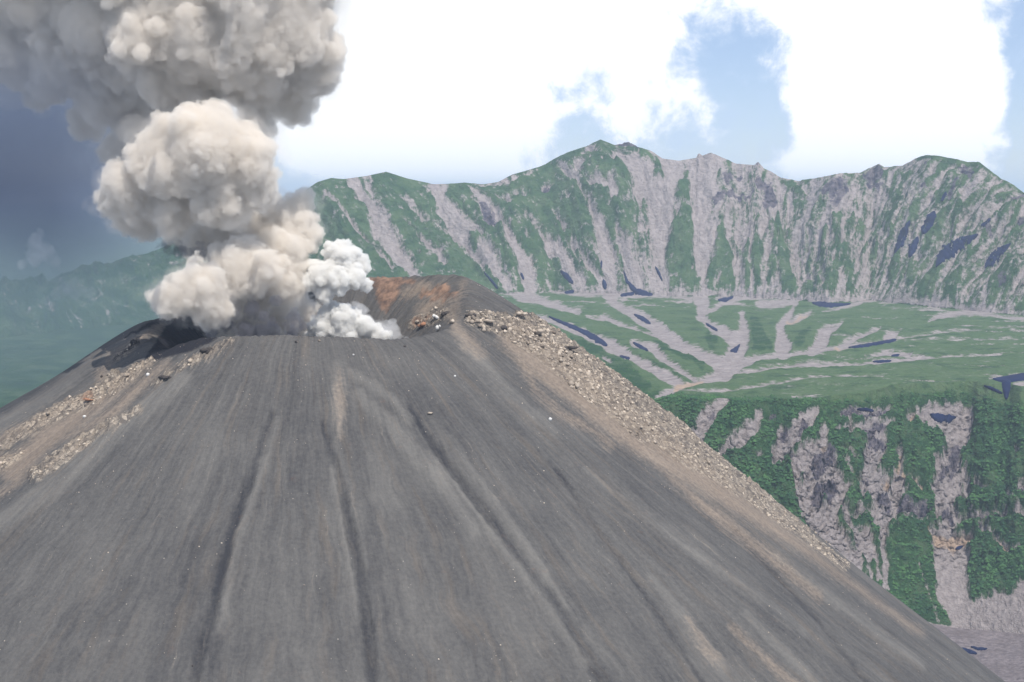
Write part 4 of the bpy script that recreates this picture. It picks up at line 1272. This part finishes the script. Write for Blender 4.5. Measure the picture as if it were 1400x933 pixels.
bm_shapes = []
for q in range(10):
    v, f_ = rock_verts(1.0, 900 + q, 0.85)
    bm_shapes.append(new_mesh('boulder', v, f_, smooth=False))
    bm_shapes[-1].materials.append(m_bpal)
nb = 0
for (x, y, r_, kx_) in sel_big[:290]:
    o = link('boulder', bm_shapes[nb % 10], None)
    o.location = (x, y, cone_h(x, y) - 0.05 * r_)
    o.scale = (r_ * rg.uniform(0.8, 1.4), r_ * rg.uniform(0.8, 1.2), r_ * rg.uniform(0.7, 1.2))
    o.rotation_euler = (rg.uniform(-0.4, 0.4), rg.uniform(-0.4, 0.4), rg.uniform(0, 6.28))
    big_ = 'large' if r_ > 2.3 else 'small'
    if kx_ > 560:
        where_ = ('inside and beside the right end of the crater rim' if kx_ < 640 else 'at the top of the rubble band on the right shoulder' if kx_ < 740 else
                  'in the widest part of the rubble band below the dark slab' if kx_ < 850 else 'in the middle of the rubble band on the right skyline' if kx_ < 960 else
                  'in the narrowing lower part of the right rubble band' if kx_ < 1080 else 'in the thin lower tail of the right rubble band')
        o['label'] = big_ + ' pale brown boulder ' + where_
        o['group'] = 'boulders on the right shoulder of the cone'
    else:
        o['label'] = big_ + ' pale brown boulder ' + ('in the stony ledges at the left edge of the picture' if kx_ < 90 else 'among the stony ledges below the shadowed notch on the left')
        o['group'] = 'boulders on the left flank of the cone'
    o['category'] = 'boulder'
    nb += 1


def single_rock(px, py, wpx, hpx, mat, label, name='boulder', seed=1, group=None, cat='boulder', chunks=1):
    p = cone_hit(px, py)
    if p is None:
        return
    m_ = p.y / F
    V_, F_, o_ = [], [], 0
    rq = np.random.default_rng(seed)
    for c in range(chunks):
        v, f_ = rock_verts(1.0, seed * 31 + c, 1.0)
        sc_ = 1.0 if chunks == 1 else rq.uniform(0.4, 0.75)
        of = np.zeros(3) if c == 0 else np.array([rq.uniform(-0.8, 0.8), rq.uniform(-0.5, 0.5), rq.uniform(-0.2, 0.5)])
        v = (v * sc_ + of) * np.array([wpx / 2 * m_, wpx / 2 * m_ * 0.8, hpx / 2 * m_])
        V_.append(v)
        F_.append(f_ + o_)
        o_ += len(v)
    me_ = new_mesh(name, np.concatenate(V_), np.concatenate(F_), smooth=False)
    o = link(name, me_, mat, label=label, category=cat)
    o.location = p + Vector((0, 0, hpx * 0.2 * m_))
    if group:
        o['group'] = group
    return o


single_rock(752, 575, 6, 6, m_bwhite, 'bright white boulder lying alone below the rubble band right of centre', seed=3)
single_rock(622, 515, 4, 4, m_bwhite, 'small white stone on dark ash below the right end of the crater rim', seed=4)
single_rock(587, 566, 9, 5, m_bpal, 'low cluster of pale broken rock alone in the middle of the upper flank', 'rock_cluster', 5, cat='rocks', chunks=5)
single_rock(405, 469, 8, 5, m_bdark, 'dark rock just below the near crater rim under the white steam', seed=6, chunks=2)
single_rock(436, 467, 5, 4, m_bpal, 'pale stone just below the near crater rim right of the dark rock', seed=7)
single_rock(554, 475, 7, 4, m_bdark, 'dark flat rock below the rim near the right end of the steam', seed=8, chunks=2)
single_rock(483, 486, 3.5, 3.5, m_bwhite, 'tiny white stone below the rim under the steam puffs', seed=9)
single_rock(607, 432, 15, 12, m_bdark, 'dark rock knob standing at the right end of the crater rim', 'rock_outcrop', 10, cat='rock outcrop', chunks=5)
single_rock(597, 436, 11, 9, m_bwhite, 'pale grey rock block left of the dark knob on the crater rim', 'rock_outcrop', 11, cat='rock outcrop', chunks=4)
single_rock(600, 451, 9, 11, m_bwhite, 'whitish upright block below the dark knob on the crater rim', 'rock_outcrop', 12, cat='rock outcrop', chunks=3)
single_rock(578, 447, 16, 9, m_brust, 'reddish brown rubble heap inside the right end of the crater', 'rock_outcrop', 13, cat='rock outcrop', chunks=7)
single_rock(617, 443, 10, 12, m_bpal, 'brown rock shelf right of the dark knob on the crater rim', 'rock_outcrop', 14, cat='rock outcrop', chunks=4)
single_rock(688, 452, 12, 12, m_bdark, 'dark jagged crag at the top of the right hand rubble band', 'crag', 15, cat='crag', chunks=6)
single_rock(643, 433, 14, 7, m_bdark, 'low dark ledge of rock where the right hand rubble band starts', 'crag', 16, cat='crag', chunks=5)
single_rock(665, 441, 20, 7, m_bpal, 'pale ledge of rock between the two dark crags of the shoulder', 'crag', 17, cat='crag', chunks=7)
single_rock(712, 432, 16, 8, m_bpal, 'pale jagged crag on the skyline at the top of the shoulder', 'crag', 18, cat='crag', chunks=6)
single_rock(775, 478, 26, 9, m_bdark, 'long dark fissured rock slab on the right hand skyline', 'crag', 19, cat='crag', chunks=7)
single_rock(798, 478, 30, 10, m_bpal, 'pale rock hump on the skyline behind the dark fissured slab', 'crag', 20, cat='crag', chunks=8)
single_rock(732, 456, 22, 10, m_bpal, 'pale broken slab above the middle of the shoulder', 'crag', 24, cat='crag', chunks=8)
single_rock(120, 548, 14, 5, m_brust, 'rust red rock ledge among the stones of the left flank', 'rock_ledge', 21, cat='rock ledge', chunks=6)
single_rock(184, 470, 12, 10, m_bdark, 'dark jagged rock rib high on the left shoulder', 'rock_ledge', 22, cat='rock ledge', chunks=7)
single_rock(285, 483, 20, 12, m_bdark, 'dark rock ledge right of the shadowed notch on the left rim', 'rock_ledge', 23, cat='rock ledge', chunks=8)
single_rock(226, 518, 18, 9, m_bdark, 'dark broken rock ledge below the shadowed notch', 'rock_ledge', 25, cat='rock ledge', chunks=8)
single_rock(139, 516, 5, 5, m_bdark, 'small dark rock above the rust red ledge on the left flank', seed=26)
single_rock(116, 571, 6, 6, m_bwhite, 'pale block below the rust red ledge on the left flank', seed=27)
single_rock(202, 514, 6, 7, m_bwhite, 'pale block left of the dark broken ledge on the left flank', seed=28)
single_rock(263, 911, 4, 4, m_bdark, 'small black stone at the foot of the left gully near the bottom edge', seed=29)
single_rock(560, 378, 26, 5, m_bdark, 'dark cap of rock along the far crater rim', 'rim_ledge', 30, cat='rock ledge', chunks=8)

# ------------------------------------------------------------------ alder shrubs on the cliff
m_shr, n, bs = new_mat('alder_leaves')
rnd = n.node('ShaderNodeNewGeometry').outputs['Random Per Island']
pos = n.node('ShaderNodeNewGeometry').outputs['Position']
cln = n.math('ADD', n.math('MULTIPLY', rnd, 0.55), n.math('MULTIPLY', n.smooth(n.noise(pos, 0.016, 4.0, 0.6), 0.35, 0.65), 0.55))
n.put(bs.inputs['Base Color'], n.mix(cln, (0.011, 0.045, 0.021), (0.058, 0.135, 0.042)))
tp_v = np.array([[0, 0, 1.0], [0.95, 0, 0.1], [0.3, 0.9, 0.1], [-0.8, 0.5, 0.1], [-0.8, -0.55, 0.1], [0.3, -0.9, 0.1]])
tp_f = np.array([[0, 1, 2], [0, 2, 3], [0, 3, 4], [0, 4, 5], [0, 5, 1]])
okc = np.zeros(GX.shape, bool)
okc[iv + 2:ic + 100] = True
okc &= (val < -0.35) & (PX > 700) & (PX < 1440) & (PY > 420) & (shrub > 0.5)
jc, icx = np.nonzero(okc)
cl_ = fbm(GX[jc, icx] / 35, GY[jc, icx] / 35, 3, 230)
wc = (sstep(cl_, -0.5, 0.3) + 0.15) * np.where(jc > ic + 4, 0.5, 1.0)
pk = rg.choice(len(jc), 42000, p=wc / wc.sum())
jc, icx = jc[pk], icx[pk]
N_ = len(pk)
fx, fy = rg.random(N_), rg.random(N_)
def bil(A_):
    j2, i2 = np.minimum(jc + 1, ic + 100), np.minimum(icx + 1, NC - 1)
    return (A_[jc, icx] * (1 - fx) + A_[jc, i2] * fx) * (1 - fy) + (A_[j2, icx] * (1 - fx) + A_[j2, i2] * fx) * fy
cen = np.stack([bil(GX), bil(GY), bil(GZ)], -1)
rad_ = (1.2 + 4.2 * rg.random(N_) ** 3) * np.where(jc > ic + 6, 0.55, 1.0)
th = rg.random(N_) * 6.28
loc = tp_v[None] * rad_[:, None, None] * rg.uniform(0.6, 1.3, (N_, 6, 1))
lx = loc[..., 0] * np.cos(th)[:, None] - loc[..., 1] * np.sin(th)[:, None]
ly = loc[..., 0] * np.sin(th)[:, None] + loc[..., 1] * np.cos(th)[:, None]
V_ = cen[:, None, :] + np.stack([lx, ly, loc[..., 2]], -1)
F_ = tp_f[None] + (np.arange(N_) * 6)[:, None, None]
me = new_mesh('alder_thicket', V_.reshape(-1, 3), F_.reshape(-1, 3), smooth=False)
link('alder_thicket', me, m_shr, kind='stuff', label='dense green alder thicket covering the cliff between the scree chutes', category='shrubs')

# ------------------------------------------------------------------ dark blue patches in the gullies
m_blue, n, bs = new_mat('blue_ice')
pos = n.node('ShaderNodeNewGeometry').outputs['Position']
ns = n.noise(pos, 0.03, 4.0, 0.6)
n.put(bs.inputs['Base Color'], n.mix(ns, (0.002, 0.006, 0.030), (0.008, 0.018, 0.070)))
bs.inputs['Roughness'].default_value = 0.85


def patch(zone, pts, label, jag=0.42, seed=0):
    pts = stroke(zone, pts)
    if len(pts) == 1:
        x, y, w = pts[0]
        pts = [(x - w, y, w * 0.6), (x + w, y, w * 0.6)]
    ax = np.array([p[0] for p in pts])
    ay = np.array([p[1] for p in pts])
    aw = np.array([p[2] for p in pts])
    L = np.concatenate([[0], np.cumsum(np.hypot(np.diff(ax), np.diff(ay)))])
    n_ = int(max(6, L[-1] / 1.6))
    s_ = np.linspace(0, L[-1], n_)
    X_, Y_, W_ = np.interp(s_, L, ax), np.interp(s_, L, ay), np.interp(s_, L, aw)
    tx, ty = np.gradient(X_), np.gradient(Y_)
    ln = np.hypot(tx, ty)
    nx_, ny_ = -ty / ln, tx / ln
    endf = np.sqrt(np.clip(1 - (2 * s_ / L[-1] - 1) ** 6, 0.02, 1))
    rq = np.random.default_rng(seed + 300)
    V_ = []
    K = 7
    e1 = 1 + jag * fbm(s_ / 6, s_ * 0 + seed, 3, 210) * 2.0
    e2 = 1 + jag * fbm(s_ / 6, s_ * 0 + seed + 9, 3, 211) * 2.0
    for q in range(n_):
        for k_ in range(K):
            u = (k_ / (K - 1)) * 2 - 1
            w = W_[q] * endf[q] * (e1[q] if u < 0 else e2[q])
            px_, py_ = X_[q] + nx_[q] * u * w, Y_[q] + ny_[q] * u * w
            p = hit(px_, py_)
            # towards the viewer along the local normal, roughly
            lift = 5.0 * (1 - u * u) ** 0.5 * p.y / 5000 + 1.2
            if abs(u) == 1:
                lift = -3.0
            V_.append((p.x, p.y - lift * 0.75, p.z + lift * 0.75))
    f_ = grid_faces(n_, K)
    me_ = new_mesh('snow_patch', np.array(V_), f_)
    o = link('snow_patch', me_, m_blue, label=label, category='snow patch', group='dark blue snow patches in the gullies')
    return o


patch(3, [(695, 440, 10), (665, 500, 24), (645, 550, 20), (620, 600, 5)], 'dark blue patch, leftmost of the steep blue streaks on the right wall', seed=1)
patch(3, [(815, 395, 20), (785, 455, 28), (755, 505, 14)], 'dark blue patch with a notched edge, upper half of the second steep streak', seed=2)
patch(3, [(735, 520, 14), (712, 570, 24), (690, 620, 8)], 'dark blue patch, lower half of the second steep streak', seed=3)
patch(3, [(1030, 508, 12), (970, 535, 26), (900, 575, 40), (850, 620, 30), (822, 668, 6)], 'largest dark blue patch slanting across the right wall', seed=4)
patch(3, [(1092, 430, 8), (1045, 468, 12)], 'small dark blue patch above the upper tip of the largest one', seed=5)
patch(3, [(1190, 552, 8), (1130, 595, 26), (1085, 645, 28), (1065, 668, 10)], 'dark blue patch nearest the right edge of the wall', seed=6)
patch(3, [(872, 300, 10), (850, 345, 8)], 'short narrow blue patch high under the right summit', seed=7)
patch(3, [(215, 842, 4), (265, 850, 16), (330, 853, 10), (405, 848, 4)], 'flat blue patch at the foot of the wall right of the white chute', seed=8)
patch(2, [(238, 757, 6), (270, 785, 15), (298, 820, 10)], 'blue patch at the foot of the wall above a short flat one, left part', seed=9)
patch(2, [(258, 864, 6), (305, 858, 9)], 'short flat blue patch at the foot of the wall, left part', seed=10)
patch(2, [(447, 800, 8), (455, 825, 13), (458, 848, 8)], 'small upright blue patch low in the forked gully', seed=11)
patch(2, [(548, 755, 4), (565, 810, 8), (605, 855, 16), (690, 875, 11)], 'curved blue patch like a hook at the foot of the wall', seed=12)
patch(2, [(532, 878, 8), (600, 866, 8)], 'flat blue patch joining the hooked one from the left', seed=13)
patch(2, [(703, 738, 5), (722, 770, 7), (738, 808, 4)], 'thin blue sliver above the hooked patch', seed=14)
patch(2, [(1010, 900, 6), (1050, 898, 11), (1086, 884, 6)], 'flat blue patch at the foot of the wall under the green triangle', seed=15)
patch(2, [(42, 768, 7), (60, 800, 7)], 'tiny blue patch in the leftmost visible gully of the wall', seed=16)
patch(2, [(440, 708, 6), (437, 745, 4)], 'tiny blue sliver above the small upright patch', seed=17)
patch(1, [(940, 765, 4), (980, 810, 7), (1008, 845, 6)], 'thin blue patch in the gully nearest the crater rim', seed=18)
patch(4, [(252, 192, 5), (320, 222, 9), (400, 255, 11), (470, 290, 17), (540, 335, 16)], 'long blue patch slanting across the meadow beside the cone', seed=19)
patch(4, [(600, 386, 4), (650, 398, 7)], 'small blue patch below the long slanting one on the meadow', seed=20)
patch(4, [(665, 320, 6), (700, 338, 9), (740, 360, 5)], 'short blue patch in the second stream bed of the meadow', seed=21)
patch(4, [(670, 182, 5), (710, 200, 12), (752, 228, 7)], 'blue patch in the upper stream bed below the wall', seed=22)
patch(4, [(1022, 226, 4), (1080, 262, 8)], 'thin blue patch below the bend of the white stream bed', seed=23)
patch(4, [(1190, 330, 5), (1168, 355, 14), (1142, 362, 5)], 'small hooked blue patch above the stream junction', seed=24)
patch(5, [(430, 344, 4), (500, 336, 8), (600, 318, 8), (665, 306, 10)], 'long thin blue patch along the stream on the open meadow', seed=25)
patch(5, [(550, 414, 4), (590, 412, 7), (640, 410, 4)], 'small flat blue patch in the lower stream on the meadow', seed=26)
patch(5, [(640, 385, 5), (680, 380, 6)], 'tiny blue patch just above the lower stream on the meadow', seed=27)
patch(5, [(1138, 498, 5), (1190, 500, 18), (1250, 492, 22), (1340, 480, 24)], 'broad blue hollow at the right edge of the meadow', 0.1, seed=28)
patch(5, [(1205, 490, 30), (1205, 550, 22), (1205, 600, 8)], 'narrow blue tail hanging below the broad blue hollow', 0.1, seed=29)
patch(5, [(1095, 532, 4), (1140, 548, 8), (1185, 570, 5)], 'thin blue sliver left of the tail of the broad blue hollow', seed=30)
patch(7, [(950, 165, 8), (985, 180, 24), (1040, 185, 22), (1075, 180, 6)], 'dark blue hollow at the head of the big scree chute', seed=31)
patch(7, [(1070, 810, 4), (1090, 803, 10), (1108, 796, 5)], 'small dark hollow low in the big scree chute', seed=32)
patch(7, [(600, 142, 4), (640, 142, 10), (680, 150, 5)], 'dark blue nick in the rock band at the top of the cliff', seed=33)
patch(6, [(762, 768, 6), (800, 780, 12), (845, 796, 7)], 'larger of the two dark blue patches on the valley gravel', seed=34)
patch(6, [(815, 760, 4), (850, 770, 8), (895, 772, 6)], 'smaller of the two dark blue patches on the valley gravel', seed=35)

# ------------------------------------------------------------------ haze
HZ = 'haze'
x0, x1, y0_, y1_, z0, z1 = -60000, 60000, -400, 70000, float(min(GZ.min(), CZw.min())) - 2.0, EYE + 420
hv = np.array([[x, y, z] for x in (x0, x1) for y in (y0_, y1_) for z in (z0, z1)])
hf = np.array([[0, 1, 3, 2], [4, 6, 7, 5], [0, 4, 5, 1], [2, 3, 7, 6], [0, 2, 6, 4], [1, 5, 7, 3]])
me = new_mesh('haze', hv, hf, smooth=False)
m = bpy.data.materials.new('haze')
m.use_nodes = True
n = NT(m.node_tree)
n.n.clear()
out = n.node('ShaderNodeOutputMaterial')
pv_ = n.node('ShaderNodeVolumePrincipled')
pv_.inputs['Color'].default_value = (0.70, 0.82, 1.0, 1)
pv_.inputs['Density'].default_value = 3.3e-5
pv_.inputs['Anisotropy'].default_value = 0.0
n.l.new(pv_.outputs[0], out.inputs['Volume'])
link('haze', me, m, kind='stuff', label='thin bluish haze filling the air around the mountains', category='haze')
